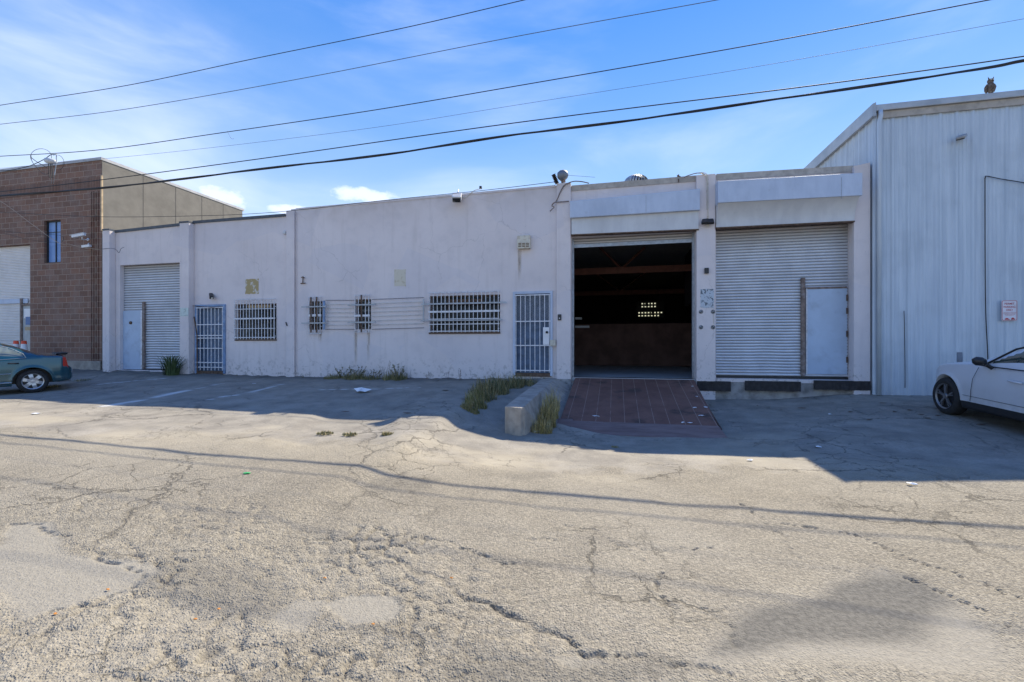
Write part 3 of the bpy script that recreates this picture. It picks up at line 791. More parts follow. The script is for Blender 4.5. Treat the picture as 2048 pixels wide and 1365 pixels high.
# D4 : curtain rolled up, only its lowest slats show
y4 = FY + .22
s4 = shutter(H['D4'], y4, H['D4'][3]-.01, wz(1267, 484, y4), M['shutter'], .085, .030)
MB().box(H['D4'][0]+.01, H['D4'][1]-.01, y4-.03, y4+.02, wz(1267, 491, y4), wz(1267, 484, y4)-.001).build('bottom_rail', M['zinc'], s4)
for xa, xb in ((H['D4'][0]+.001, H['D4'][0]+.05), (H['D4'][1]-.05, H['D4'][1]-.001)):
    MB().box(xa, xb, y4-.06, y4+.06, ZS+.002, H['D4'][3]-.005).build('guide_rail', M['zinc'], s4)
# D0
y0 = FY + .16
s0 = shutter((wx(242, y0), H['D0'][1]), y0, H['D0'][3]-.01, H['D0'][2]+.03, M['shutter2'], .085, .032, .035, 11)
MB().box(H['D0'][0]+.003, wx(243, y0), y0-.03, y0+.03, H['D0'][2], H['D0'][3]-.005).build('guide_rail', M['zinc'], s0)
dm = MB(); pbox(dm, 244, 281, 622, 739, y0-.06, .03); dm.build('wicket_door', M['doorsheet'], s0, bevel=.004)
ds_ = MB(); pbox(ds_, 281, 284, 621, 739, y0-.075, .04); ds_.build('edge_strip', M['white'], s0)
pst = MB(); pbox(pst, 284, 288, 604, 738, y0-.09, .06); pst.build('wicket_post', M['rusty'], s0, bevel=.004)
lk = MB(); lk.lathe([(0, -.03), (.05, -.03), (.055, 0)], (wx(262, y0-.06), y0-.062, wz(262, 646, y0-.06)), 14, 'y'); lk.build('lock_plate', M['rustbar'], s0, smooth=True)

# awning boxes over the two right-hand doors
def awning(pa, pb, ytl, ytr, ybl, ybr, p, sh_a, sh_b, yshl, yshr, curve=True, seams=()):
    Yf = FY - p; x0, x1 = wx(pa, Yf), wx(pb, Yf)
    z = lambda px, py: wz(px, py, Yf)
    zt0, zt1, zb0, zb1 = z(pa, ytl), z(pb, ytr), z(pa, ybl), z(pb, ybr)
    mb = MB().quadprism([(x0, Yf, zb0), (x1, Yf, zb1), (x1, FY-.13, zb1), (x0, FY-.13, zb0)], [(x0, Yf, zt0), (x1, Yf, zt1), (x1, FY-.001, zt1+.05), (x0, FY-.001, zt0+.05)])
    a = mb.build('awning_box', M['awning'], WH, bevel=.008)
    # shroud: from the box underside back to the head of the door
    Ys = FY - .16; X0, X1 = wx(sh_a, Ys), wx(sh_b, Ys)
    zl, zr = wz(sh_a, yshl, Ys), wz(sh_b, yshr, Ys)
    n = 10; vs, fs = [], []
    for i in range(n+1):
        t = i/n; yy = Ys - (p - .16 - .03) * (t**2.2 if curve else t*.25); 
        vs += [(X0, yy, zl + (zb0 + .001 - zl)*t), (X1, yy, zr + (zb1 + .001 - zr)*t)]
    for i in range(n): fs.append((2*i, 2*i+1, 2*i+3, 2*i+2))
    k = len(vs); vs += [(X0, FY-.003, zl), (X1, FY-.003, zr), (X0, FY-.003, zb0), (X1, FY-.003, zb1)]
    fs.append((0, k, k+1, 1)); fs.append(tuple([2*i for i in range(n+1)] + [k+2, k])); fs.append(tuple([2*i+1 for i in range(n+1)] + [k+3, k+1]))
    MB().add(vs, fs).build('door_shroud', M['shroud'], a)
    for sx in seams:
        MB().box(wx(sx, Yf)-.004, wx(sx, Yf)+.004, Yf-.005, Yf+.01, z(sx, (ybl+ybr)/2)+.01, z(sx, (ytl+ytr)/2)-.01).build('seam', M['zinc'], a)
    MB().quadprism([(X0-.01, Ys+.004, zl-.03), (X1+.01, Ys+.004, zr-.03), (X1+.01, FY-.004, zr-.03), (X0-.01, FY-.004, zl-.03)],
                   [(X0-.01, Ys+.004, zl-.002), (X1+.01, Ys+.004, zr-.002), (X1+.01, FY-.004, zr-.002), (X0-.01, FY-.004, zl-.002)]).build('rusty_edge', M['rustbar'], a)
    return a
awning(1140, 1400, 403, 378, 436, 420, .26, 1143, 1397, 469, 458, False, (1292,))
awning(1436, 1725, 363, 346, 406, 391, .42, 1432.5, 1709, 455, 441.5, True, (1683,))

# dock edge and sill
MB().box(wx(1391, FY)+.0, wx(1742, FY), FY-.035, FY-.003, ZS-.05, ZS+.028).build('dock_sill', M['stucco'], WH)
MB().box(H['D4'][0]+.01, H['D4'][1]-.01, FY-.035, FY-.003, ZS-.09, ZS+.004).build('dock_sill', M['floor'], WH)
MB().box(wx(1391, FY)+.02, wx(1741, FY), FY-.028, FY-.002, -.2, ZS-.052).build('dock_face', M['stucco_base'], WH)
MB().box(wx(1113, FY-.1), H['D4'][0]-.0, FY-.10, FY-.082, -.2, .78).build('dock_face', M['stucco_base'], WH)

# ---- barred windows and gates
def bars_mb(x0, x1, z0, z1, y, nv, rails, r=.0085, over=.07, jitter=0):
    mb = MB(); w = (x1-x0)/(nv-1)
    for k in range(nv):
        x = x0 + w*k; j = random.uniform(-jitter, jitter)
        mb.box(x-r+j, x+r+j, y-r, y+r, z0-over, z1+over)
    for z, rr in rails: mb.box(x0-.03, x1+.03, y-r-.006, y+r+.006, z-rr, z+rr)
    return mb
def window(h, nv, rails, panemat, fr=.03, over=(.06, .06), nm='window', dep=.16, divs=(), framemat=None):
    x0, x1, z0, z1 = h; y = FY + dep
    fm = MB().box(x0+.001, x0+fr, y-.03, y+.02, z0+.001, z1-.001).box(x1-fr, x1-.001, y-.03, y+.02, z0+.001, z1-.001)
    fm.box(x0+fr, x1-fr, y-.03, y+.02, z0+.001, z0+fr).box(x0+fr, x1-fr, y-.03, y+.02, z1-fr, z1-.001)
    for d in divs: fm.box(x0+(x1-x0)*d-.015, x0+(x1-x0)*d+.015, y-.028, y+.018, z0+fr, z1-fr)
    w = fm.build(nm, framemat or M['rustbar'], WH)
    MB().box(x0+fr, x1-fr, y, y+.008, z0+fr, z1-fr).build('pane', panemat, w)
    g = bars_mb(x0+.03, x1-.03, z0-over[0]+.07, z1+over[1]-.07, FY-.07, nv, [(z0+(z1-z0)*t, q) for t, q in rails], jitter=.004)
    for xx in (x0+.03, x1-.03):
        for zz_ in (z0+.1, z1-.1): g.box(xx-.01, xx+.01, FY-.07, FY, zz_-.01, zz_+.01)
    g.build('grille', M['white'], w)
    return w
w2 = window(H['W2'], 14, [(.05, .012), (.30, .01), (.58, .022), (.85, .01), (1.12, .008)], M['pane'], over=(.0, .10))
MB().box(H['W2'][0]+.35, H['W2'][1]-.3, FY+.13, FY+.15, H['W2'][3]-.12, H['W2'][3]-.03).build('blind', M['tan'], w2)
wa = window(H['WA'], 5, [(.5, .035), (-.14, .006), (1.14, .006)], M['pane2'], over=(.12, .12))
wb = window(H['WB'], 5, [(.45, .03), (-.10, .006), (1.12, .006)], M['pane2'], over=(.10, .14))
w5 = window(H['W5'], 18, [(.03, .012), (.22, .012), (.36, .012), (.56, .026), (1.08, .01)], M['pane'], over=(.0, .10), divs=(.25, .74))
h = H['W5']; MB().box(h[0]+.5, h[1]-.55, FY+.12, FY+.14, h[3]-.25, h[3]-.10).build('curtain_rail', M['rustbar'], w5)
# thick rusty clamp bars on the two slim windows
for wn, h, vb in ((wa, H['WA'], (.28, .72)), (wb, H['WB'], (.5,))):
    for t in vb: x = h[0]+(h[1]-h[0])*t; MB().box(x-.02, x+.02, FY-.115, FY-.095, h[2]-.09, h[3]+.12).build('clamp_bar', M['rustbar'], wn)
    for z in (h[2]+.20, h[3]-.18): MB().box(h[0]-.17, h[1]+.22, FY-.155, FY-.125, z-.02, z+.02).build('channel_bar', M['zinc'], wn)
h = H['WA']; MB().box(h[1]+.10, h[1]+.16, FY-.12, FY-.09, h[2], h[3]+.0).build('channel_bar', M['bluepaint'], wa)
h = H['W5']
MB().box(h[0]-.20, h[1]+.22, FY-.14, FY-.11, h[3]-.26, h[3]-.22).build('channel_bar', M['zinc'], w5)
MB().box(h[0]-.22, h[1]+.10, FY-.13, FY-.10, h[2]+.32, h[2]+.35).build('channel_bar', M['zinc'], w5)
MB().box(h[0]-.16, h[0]-.12, FY-.108, FY-.09, h[2]+.3, h[3]-.08).build('channel_bar', M['zinc'], w5)
for h, wn in ((H['W2'], w2), (H['W5'], w5)):
    MB().box(h[0]-.01, h[1]+.01, FY-.03, FY-.002, h[2]-.045, h[2]-.003).build('window_sill', M['rustbar'], wn)

# right-hand gated doorway
def gate(h, nv, rails, frame_m, back_m, mesh=False, dep=.10):
    x0, x1, z0, z1 = h; y = FY - .03
    fr = MB().box(x0-.035, x0+.03, FY-.05, FY+.06, z0, z1+.035).box(x1-.03, x1+.035, FY-.05, FY+.06, z0, z1+.035).box(x0+.031, x1-.031, FY-.05, FY+.06, z1-.03, z1+.035)
    f = fr.build('gated_doorway', frame_m, WH)
    MB().box(x0+.001, x1-.001, FY+dep, FY+dep+.03, z0, z1-.001).build('door_leaf', back_m, f)
    zb = z0 + .10
    b = bars_mb(x0+.05, x1-.05, zb, z1-.05, y-.02, nv, [(z0+(z1-z0)*t, .014) for t in rails], r=.009, over=0, jitter=.006)
    b.build('gate_grille', M['white'], f)
    MB().box(x0+.001, x1-.001, FY-.04, FY+.09, z0-.02, z0+.075).build('threshold', M['rustbar'], f)
    if mesh:
        mm = MB(); zt, zq = z1-.06, z0+(z1-z0)*.66; X0, X1 = x0+.05, x1-.05; n = 26
        for k in range(-n, n*2):
            for sg in (1, -1):
                xa = X0 + (X1-X0)*k/n; dz_ = zt-zq; xb = xa + sg*dz_*.55
                p, q = Vector((xa, y+.01, zq)), Vector((xb, y+.01, zt))
                ts = [0., 1.]
                if abs(q.x-p.x) > 1e-6:
                    for X_ in (X0, X1): ts.append((X_-p.x)/(q.x-p.x))
                ts = sorted(t for t in ts if -1e-9 <= t <= 1+1e-9); best = None
                for a, b2 in zip(ts[:-1], ts[1:]):
                    mid = p.lerp(q, (a+b2)/2)
                    if X0 <= mid.x <= X1 and b2-a > 1e-4: best = (a, b2)
                if best: mm.tube([p.lerp(q, best[0]), p.lerp(q, best[1])], .0028, 3, False)
        mm.build('wire_mesh', M['zinc'], f)
    return f
gR = gate(H['GR'], 8, (.065, .365, .655, .97), M['awning'], M['bluedoor'], True)
gL = gate(H['GL'], 8, (.09, .16, .37, .52, .56, .72, .97), M['bluepaint'], M['bluedoor'])
h = H['GL']; MB().box(h[0]-.28, h[0]-.09, FY-.05, FY-.003, h[2]-.05, h[3]-.42).build('side_post', M['stucco'], gL)
MB().tube([wp(386, 612, FY-.06), wp(396, 613, FY-.06), wp(440, 617, FY-.06)], .010, 6).build('top_hinge_rod', M['rustbar'], gL)
MB().tube([wp(388, 634, FY-.07), wp(391, 650, FY-.07), wp(394, 672, FY-.07), wp(394.5, 744, FY-.07)], .018, 6).build('bent_rod', M['rustbar'], gL)
# lock box and handle on the right gate
lb = MB(); pbox(lb, 1100, 1111, 680, 692, FY-.12, .08); lb.build('lock_box', M['cream'], gR, bevel=.006)
hd = MB(); pbox(hd, 1086, 1098, 655, 690, FY-.07, .02); k_ = hd.build('lock_plate', M['whiteplast'], gR, bevel=.004)
MB().lathe([(0, -.05), (.032, -.05), (.036, -.02), (.018, 0)], (wx(1094, FY-.07), FY-.07, wz(1094, 665, FY-.07)), 14, 'y').build('knob', M['black'], gR, smooth=True)
# rust-run stains below fixings: thin mineral film on the wall
def stain_mat():
    m, t, b = new_mat('rust_run'); g = NG(t); P = g.pos()
    n = g.noise(g.map(P, (14, 1, 1.1)), 2.5, 5, .6)
    g.put(b.inputs['Base Color'], (.40, .31, .20)); b.inputs['Roughness'].default_value = .9
    X, Y, Z = g.xyz(g.n('ShaderNodeTexCoord').outputs['Generated'])
    fade = g.m('MULTIPLY', g.rng(Z, 0, .9), g.m('MULTIPLY', g.rng(X, 0, .45), g.rng(X, 1, .55)))
    g.put(b.inputs['Alpha'], g.m('MULTIPLY', g.m('MULTIPLY', g.rng(n, .3, .6), fade), .34)); return m
M['run'] = stain_mat()
for a, b_, c_, d_ in ((1034, 1044, 500, 570), (707, 716, 662, 745), (733, 741, 662, 735), (636, 645, 662, 690)):
    h = hole(a, b_, c_, d_); MB().box(h[0], h[1], FY-.0035, FY-.0025, h[2], h[3]).build('rust_run', M['run'], WH)

# ============================================================ BRICK BUILDING
BR = thing('brick_building', 'two storey brown split block building with white roller door at the left edge', 'building', (wx(100, FY), FY, .5))
bxR = wx(203, FY); bxL = bxR - 14; zbt = wz(200, 321, FY)
hs = (wx(60, FY)-4.3, wx(60, FY), .35, wz(40, 490, FY)); hw = hole(88, 121, 441, 526)
raw(wall_mb(bxL, bxR-.001, -.2, zbt-.001, zbt-.001, FY+.004, .3, [hs, hw]), 'wall', M['cmu'], BR)
zs0, zs1 = wz(150, 382, FY), wz(150, 360, FY)
MB().box(bxL, bxR-.02, FY-.018, FY+.0, zs0, zs1).build('soldier_band', M['soldier'], BR)
MB().box(bxL, bxR+.03, FY-.03, 18.4, zbt+.001, zbt+.10).build('coping', M['palecoping'], BR)
MB().box(bxR-.25, bxR+.012, FY+.012, 18.3, -.2, zbt).build('side_wall', M['graywall'], BR)
MB().box(bxL, bxR-.26, 18.0, 18.3, -.2, zbt).build('back_wall', M['graywall'], BR)
for yy in (13.6, 14.9, 16.1, 17.2): MB().box(bxR+.005, bxR+.018, yy, yy+.025, 4.5, zbt-.02).build('panel_joint', simple('joint', (.13, .12, .105), .9), BR)
MB().box(bxR-.02, bxR+.03, FY-.02, FY+.03, wz(200, 462, FY), wz(200, 352, FY)).build('sunlit_edge_strip', M['tan'], BR)  # added tan strip in place of the sunlit side of the brick corner
rb = MB()
for px in (183, 187.5, 192, 196.5): rb.box(wx(px, FY)-.022, wx(px, FY)+.022, FY-.03, FY, wz(190, 722, FY), wz(190, 383, FY))
rb.build('ribbed_pilaster', M['cmu'], BR)
MB().box(hs[1]+.02, bxR-.0, FY-.05, FY+.0, -.2, wz(165, 722, FY)).build('footing', M['concrete'], BR, bevel=.01)
bs = groove(raw(shutter_mb(hs[0], hs[1], hs[2], hs[3], FY+.16, .06, .02), 'roller_shutter', M['brshutter'], BR, smooth=True))
MB().box(hs[0], hs[1]-.3, FY+.10, FY+.13, wz(20, 607, FY), wz(20, 598, FY)).build('rail', M['awning'], bs)
bd = MB(); pbox(bd, 43, 62, 612, 700, FY+.10, .03); o = bd.build('door', simple('grey_door', (.40, .42, .42), .5), BR, bevel=.004)
q = MB(); pbox(q, 48, 62, 618, 637, FY+.09, .006); q.build('notice', M['whiteplast'], o)
q = MB(); pbox(q, 51, 62, 634, 650, FY+.088, .006); q.build('notice', simple('blue_notice', (.08, .17, .36), .5), o)
q = MB(); pbox(q, 50, 62, 654, 661, FY+.085, .012); q.build('push_plate', M['tan'], o)
q = MB(); pbox(q, 39.5, 43, 597, 700, FY+.06, .08); q.build('door_post', M['rusty'], BR)
q = MB(); pbox(q, 43, 62, 608, 612, FY+.07, .06); q.build('door_head', M['rusty'], BR)
# window
fx0, fx1, fz0, fz1 = hw; yw = FY + .12
f = MB().box(fx0, fx0+.05, yw-.04, yw+.02, fz0, fz1).box(fx1-.03, fx1, yw-.04, yw+.02, fz0, fz1).box(fx0+.05, fx1-.03, yw-.04, yw+.02, fz1-.04, fz1).box(fx0+.05, fx1-.03, yw-.04, yw+.02, fz0, fz0+.04)
xm = (fx0+fx1)/2+.02; f.box(xm-.015, xm+.015, yw-.03, yw+.02, fz0+.04, fz1-.04).box(fx0+.05, xm-.015, yw-.02, yw+.01, fz1-.42, fz1-.40).box(xm+.015, fx1-.03, yw-.02, yw+.01, fz1-.42, fz1-.40)
f = f.build('window', M['black'], BR)
MB().box(fx0+.05, fx1-.03, yw, yw+.008, fz0+.04, fz1-.04).build('pane', M['bluepane'], f)

# ============================================================ CORRUGATED METAL BUILDING
MY = FY - .18
mx0 = wx(1749.5, MY); mzt = wz(1749.5, 214, MY)
MT = thing('metal_building', 'tall pale blue grey corrugated metal building at the right edge', 'building', (mx0 + 3, MY, .5))
def ribbed(L, pitch=.305, deep=.026):
    pts = []; x = 0
    while x < L:
        for a, d in ((0, 0), (.030, deep), (.065, deep), (.095, 0), (.160, 0), (.168, deep*.22), (.180, deep*.22), (.188, 0), (.232, 0), (.240, deep*.22), (.252, deep*.22), (.260, 0)):
            if x + a <= L: pts.append((x+a, d))
        x += pitch
    pts.append((L, 0)); return pts
zb = .25
zlow = .46
L = 12.0
pr = ribbed(L); vs = []; fs = []
for x, d in pr: vs += [(mx0+x, MY-d, zlow), (mx0+x, MY-d, 3.2), (mx0+x, MY-d, mzt-.15)]
for i in range(len(pr)-1):
    for k in range(2): fs.append((3*i+k, 3*i+3+k, 3*i+4+k, 3*i+1+k))
raw(MB().add(vs, fs), 'front_siding', M['metalwall'], MT)
pr = ribbed(16.0); vs = []; fs = []
for x, d in pr: vs += [(mx0-d, MY+x, .2), (mx0-d, MY+x, mzt-.15)]
for i in range(len(pr)-1): fs.append((2*i, 2*i+1, 2*i+3, 2*i+2))
raw(MB().add(vs, fs), 'side_siding', M['metalwall'], MT)
MB().box(mx0+.03, mx0+L, MY+.03, MY+16, .1, mzt-.16).build('inner_shell', M['darkvoid'], MT)
MB().box(mx0-.02, mx0+L, MY-.10, MY-.0, mzt-.14, mzt).build('eave_gutter', M['flash'], MT, bevel=.01)
MB().box(mx0+.03, mx0+L, MY-.05, MY-.034, mzt-.30, mzt-.145).build('eave_board', M['tancoping'], MT)
MB().quadprism([(mx0-.10, MY-.12, mzt-.26), (mx0-.03, MY-.12, mzt-.26), (mx0-.03, MY+16, mzt-.26), (mx0-.10, MY+16, mzt-.26)],
               [(mx0-.10, MY-.12, mzt+.02), (mx0-.03, MY-.12, mzt+.05), (mx0-.03, MY+16, mzt+.05), (mx0-.10, MY+16, mzt+.02)]).build('side_fascia', M['flash'], MT)
MB().box(mx0+.0, mx0+L, MY+.0, MY+16, mzt-.13, mzt-.02).build('roof', M['flash'], MT)
dp = MB().tube([(mx0+.07, MY-.09, mzt-.14), (mx0+.07, MY-.10, mzt-.26), (mx0+.045, MY-.09, mzt-.42), (mx0+.045, MY-.085, .55)], .045, 10)
dp.build('downspout', M['metalwall'], MT, smooth=True)
MB().box(mx0+.0, mx0+.10, MY-.038, MY-.001, zlow-.01, mzt-.31).build('corner_flashing', M['metalwall'], MT)
MB().box(mx0, mx0+L, MY-.01, MY+.2, -.1, zlow-.001).build('footing', M['stucco_base'], MT)
# ============================================================ LOADING RAMP, RETAINING WALL, BUMPERS
def ramp_mat():
    m, t, b = new_mat('red_brown_ramp_plate'); g = NG(t); P = g.pos(); X, Y, Z = g.xyz(P)
    n = g.noise(P, 2.0, 6, .65); n2 = g.noise(P, 30, 4, .7)
    c = g.mix(g.rng(n, .3, .7), (.145, .068, .050), (.205, .105, .078))
    c = g.mix(g.m('MULTIPLY', g.rng(n2, .5, .7), .4), c, (.06, .035, .03))
    oil = g.m('MULTIPLY', g.rng(g.noise(P, 1.5, 4, .6), .55, .68), .65); c = g.mix(oil, c, (.035, .028, .024))
    fx = g.m('FRACT', g.m('DIVIDE', g.m('ADD', X, 1.07), .275))
    ln = g.m('MULTIPLY', g.m('LESS_THAN', g.m('ABSOLUTE', g.m('SUBTRACT', fx, .5)), .022), g.rng(g.noise(P, 2.6, 3, .6), .36, .46, .1, .6))
    c = g.mix(ln, c, (.36, .27, .22))
    g.put(b.inputs['Base Color'], c); b.inputs['Roughness'].default_value = .75
    g.put(b.inputs['Normal'], g.bump(g.noise(P, 60, 3, .6), .3, .006)); return m
rx0, rx1 = -1.06, 1.93
RP = thing('loading_ramp', 'reddish brown steel plate loading ramp leading up into the open doorway', 'ramp', (.43, 10.4, .1))
def slab(mb, x0, x1, ya, za, yb, zb_, th, xa0=None, xa1=None):
    """sloping plate from (y=ya,z=za) to (y=yb,z=zb_)"""
    xa0 = x0 if xa0 is None else xa0; xa1 = x1 if xa1 is None else xa1
    return mb.quadprism([(x0, ya, za-th), (x1, ya, za-th), (xa1, yb, zb_-th), (xa0, yb, zb_-th)], [(x0, ya, za), (x1, ya, za), (xa1, yb, zb_), (xa0, yb, zb_)])
MR = ramp_mat()
slab(MB(), rx0-.02, rx1-.10, 8.84, .20, FY-.04, ZS-.012, .03, rx0, rx1).build('deck', MR, RP, bevel=.003)
ml = streak_metal('worn_lip_plate', (.17, .11, .10), (.235, .17, .155), .6, .2, .5, (1, 6, 1))
slab(MB(), rx0+.20, rx1-.02, 8.40, .055, 8.86, .215, .014, rx0+.22, rx1-.10).build('lip_plate', ml, RP, bevel=.002)
slab(MB(), rx0-.06, rx0+.23, 8.42, .075, 8.93, .235, .014).build('lip_plate', ml, RP, bevel=.002)
for xa, xb in ((rx0-.02, rx0+.0), (rx1-.06, rx1-.04)):
    MB().quadprism([(xa, 8.86, -.1), (xb, 8.86, -.1), (xb, FY-.04, .1), (xa, FY-.04, .1)], [(xa, 8.86, .165), (xb, 8.86, .165), (xb, FY-.05, ZS-.045), (xa, FY-.05, ZS-.045)]).build('side_skirt', M['rustbar'], RP)
RW = MB()
a0, a1 = -1.93, -1.58; ye = 7.72
RW_ST = [(7.72, .60, -1.55, -.10), (8.6, .645, -1.40, .14), (9.6, .69, -1.22, .28), (10.8, .74, -1.12, .42), (11.3, .76, -1.095, .48), (FY-.085, .80, -1.09, .55)]
poly_b = [(a0+.02, ye+.10, -.1), (a0+.20, ye, -.1), (a1-.05, ye, -.1), (a1, ye+.06, -.1), (a1, FY-.003, .0), (a0, FY-.003, .0)]
poly_t = [(a0-.03, ye+.08, .60), (a0+.20, ye-.02, .60), (a1+.01, ye-.02, .60), (a1+.03, ye+.06, .60), (a1, FY-.003, .80), (a0, FY-.003, .80)]
RW.add(poly_b + poly_t, [(5, 4, 3, 2, 1, 0), (6, 7, 8, 9, 10, 11)] + [(i, (i+1) % 6, (i+1) % 6 + 6, i+6) for i in range(6)])
RW = MB().prism([(a0+.03, 7.80), (a0+.20, 7.70), (a1-.04, 7.70), (a1, 7.80), (a1, 8.0), (a0, 8.0)], 'z', -.1, .60)
vs, fs = [], []
for (yy, zt, xw, zw) in RW_ST:
    yy = max(yy, 7.78)
    vs += [(a0, yy, -.2), (a0, yy, zt+.002), (a1, yy, zt+.002), (xw, yy, zw), (xw, yy, -.2)]
for i in range(len(RW_ST)-1):
    for k in range(5): fs.append((5*i+k, 5*i+(k+1) % 5, 5*i+5+(k+1) % 5, 5*i+5+k))
n_ = 5*(len(RW_ST)-1); fs += [(0, 1, 2, 3, 4), (n_+4, n_+3, n_+2, n_+1, n_)]
RW.add(vs, fs)
rw_ = solo(RW, 'retaining_wall', M['concrete'], 'low grey concrete retaining wall sloping out from the gated doorway beside the ramp', 'retaining wall', (-1.75, 9.9, .1), bevel=.015)
def bumper(pa, pb, ya, yb, label):
    Y = FY - .14; h = hole(pa, pb, ya, yb, Y); mb = MB(); x = h[0]; k = 0
    mb.box(h[0]+.01, h[1]-.01, Y+.015, FY-.036, h[2]+.005, h[3]-.005)
    while x < h[1]-.02:
        w = .026; mb.box(x+.002, x+w-.002, Y+random.uniform(0, .012), Y+.03, h[2]+random.uniform(0, .008), h[3]-random.uniform(0, .006)); x += w
    return solo(mb, 'dock_bumper', M['rubber'], label, 'dock bumper', ((h[0]+h[1])/2, Y, h[2]), 'rubber dock bumpers along the dock edge')
bumper(1394, 1463, 763, 783, 'black laminated rubber dock bumper next to the ramp under the emblem pillar')
bumper(1491, 1602, 763, 783, 'long black rubber dock bumper beneath the middle of the closed roller door')
bumper(1630, 1743, 762, 781, 'long black rubber dock bumper beneath the wicket door beside the metal building')

# ============================================================ WIRES
WM = simple('black_cable', (.018, .019, .022), .6, var=.2)
WM2 = simple('grey_conductor', (.10, .11, .13), .6, var=.2)
WT = simple('tan_wire', (.42, .33, .25), .7)
def spline(pts, n=10):
    out = []; P_ = [pts[0]] + pts + [pts[-1]]
    for i in range(1, len(P_)-2):
        a, b, c, d = P_[i-1:i+3]
        for k in range(n):
            t = k/n; out.append(.5*((2*b) + (c-a)*t + (2*a-5*b+4*c-d)*t*t + (3*b-a-3*c+d)*t**3))
    out.append(pts[-1]); return out
def wire(name, label, cat, px, Y, r, mat, group=None, twist=0, n=6, parent=None):
    pts = spline([wp(x, y, Y(x) if callable(Y) else Y) for x, y in px], 12)
    mb = MB()
    if twist:
        L = 0; A, B = [], []
        for i, p in enumerate(pts):
            if i: L += (p - pts[i-1]).length
            w = L*1.15; o = Vector((0, math.cos(w), math.sin(w)))*twist
            A.append(p+o); B.append(p-o)
        mb.tube(A, r*1.12, 8); mb.tube(B, r*.72, 8); mb.tube(pts, r*.8, 6)
    else: mb.tube(pts, r, n)
    mid = pts[len(pts)//2]
    return solo(mb, name, mat, label, cat, mid, group, smooth=True)
GWI = 'overhead wires crossing the sky'
wire('power_cable', 'thick black twisted cable bundle, lowest of the wires crossing the sky', 'cable', [(-160, 407), (0, 392), (200, 377), (340, 361), (520, 339), (780, 308), (1024, 271), (1300, 236), (1600, 192), (1952, 140), (2048, 122), (2250, 88)], (lambda x: 9.72+x/2048*.85), .019, WM, GWI, .013)
wire('power_cable', 'black wire running just above the thick twisted cable bundle', 'cable', [(-160, 400), (0, 384), (228, 357), (520, 318), (1024, 247), (1600, 175), (1860, 140), (2048, 113), (2250, 82)], 9.95, .011, WM, GWI)
wire('power_cable', 'black wire across the middle of the sky that leaves at the top right corner', 'cable', [(-160, 322), (0, 313), (200, 300), (450, 265), (740, 222), (1024, 174), (1500, 91), (1980, 0), (2250, -52)], 9.3, .009, WM, GWI)
wire('power_cable', 'very thin pale grey wire between the middle wire and the lower pair', 'cable', [(-160, 352), (100, 328), (280, 311), (490, 288), (760, 254), (1024, 212), (1500, 136), (2048, 38), (2250, 0)], 9.6, .0035, WM2, GWI)
wire('power_cable', 'thin dark wire second from the top of the sky', 'cable', [(-160, 268), (0, 249), (250, 219), (600, 158), (1024, 75), (1436, 0), (1600, -32)], 8.9, .0065, WM2, GWI)
wire('power_cable', 'thin dark wire topmost in the sky leaving at the top centre', 'cable', [(-160, 238), (0, 211), (250, 172), (512, 117), (800, 58), (1050, 0), (1200, -35)], 8.6, .0075, WM, GWI)
wire('service_wire', 'thin dark wire low over the brick building that meets the stucco roof edge', 'wire', [(-160, 420), (0, 425), (200, 434), (400, 432), (520, 427), (620, 418), (760, 402), (960, 382), (1112, 364)], 11.92, .0075, WM)
wire('service_wire', 'tan wire slanting down past the narrow blue window of the brick building', 'wire', [(-120, 330), (0, 402), (60, 446), (115, 485), (140, 489), (165, 496), (199, 499)], 12.03, .008, WT)
wire('service_wire', 'dark wire sloping onto the brick wall, upper one of two beside the blue window', 'wire', [(-120, 452), (0, 462), (60, 468), (118, 471), (127, 478), (124, 484)], 12.05, .006, WM, 'dark service wires on the brick wall')
wire('service_wire', 'dark wire sloping onto the brick wall, lower one of two beside the blue window', 'wire', [(-120, 448), (0, 466), (50, 478), (90, 484), (118, 485)], 12.04, .006, WM, 'dark service wires on the brick wall')
wire('service_wire', 'short looped black wire end on the wall over the left roller door', 'wire', [(199, 499), (222, 497), (232, 500), (238, 506), (242, 498), (248, 495)], 11.96, .006, WM)
wire('bird_diverter', 'small frayed twist of wire hanging from the middle overhead wire', 'wire', [(455, 263), (462, 277), (468, 278)], 9.3, .003, WM2)
# slack loops with splice closure
CL = thing('cable_slack_loops', 'round slack loops of black cable with a grey splice closure above the brick building', 'cable loops', tuple(wp(95, 330, 9.8)))
def pxpath(pts, Y): return spline([wp(x, y, Y) for x, y in pts], 8)
def ell(cx, cy, rx, ry, a0=0, a1=360, n=16): return [(cx+rx*math.cos(R(a)), cy-ry*math.sin(R(a))) for a in np.linspace(a0, a1, n)]
MB().tube(pxpath(ell(82, 314, 21, 16, -30, 215), 9.8), .006, 6).tube(pxpath([(62, 310), (64, 323), (74, 336), (84, 346), (93, 349), (99, 345)], 9.8), .007, 6).build('loop', WM, CL, smooth=True)
MB().tube(pxpath(ell(112, 326, 16, 16, 110, -60), 9.76), .006, 6).build('loop', WM, CL, smooth=True)
MB().tube(pxpath([(0, 342), (20, 341), (50, 335), (70, 328), (90, 318), (102, 310), (113, 310)], 9.8), .010, 6).build('lead', WM, CL, smooth=True)
MB().tube(pxpath([(62, 315), (72, 323), (84, 330), (94, 336)], 9.78), .009, 6).build('lead', WM, CL, smooth=True)
a, b = wp(92, 321, 9.75), wp(110, 324, 9.75)
MB().tube([a, a.lerp(b, .08), a.lerp(b, .5), b], [.045, .075, .08, .055], 14).build('splice_closure', M['lightgrey'], CL, smooth=True)
for px in (97, 101, 104): MB().tube(pxpath([(px, 328), (px+1, 345), (px+2, 356)], 9.76), .012, 6).build('lead', WM, CL, smooth=True)
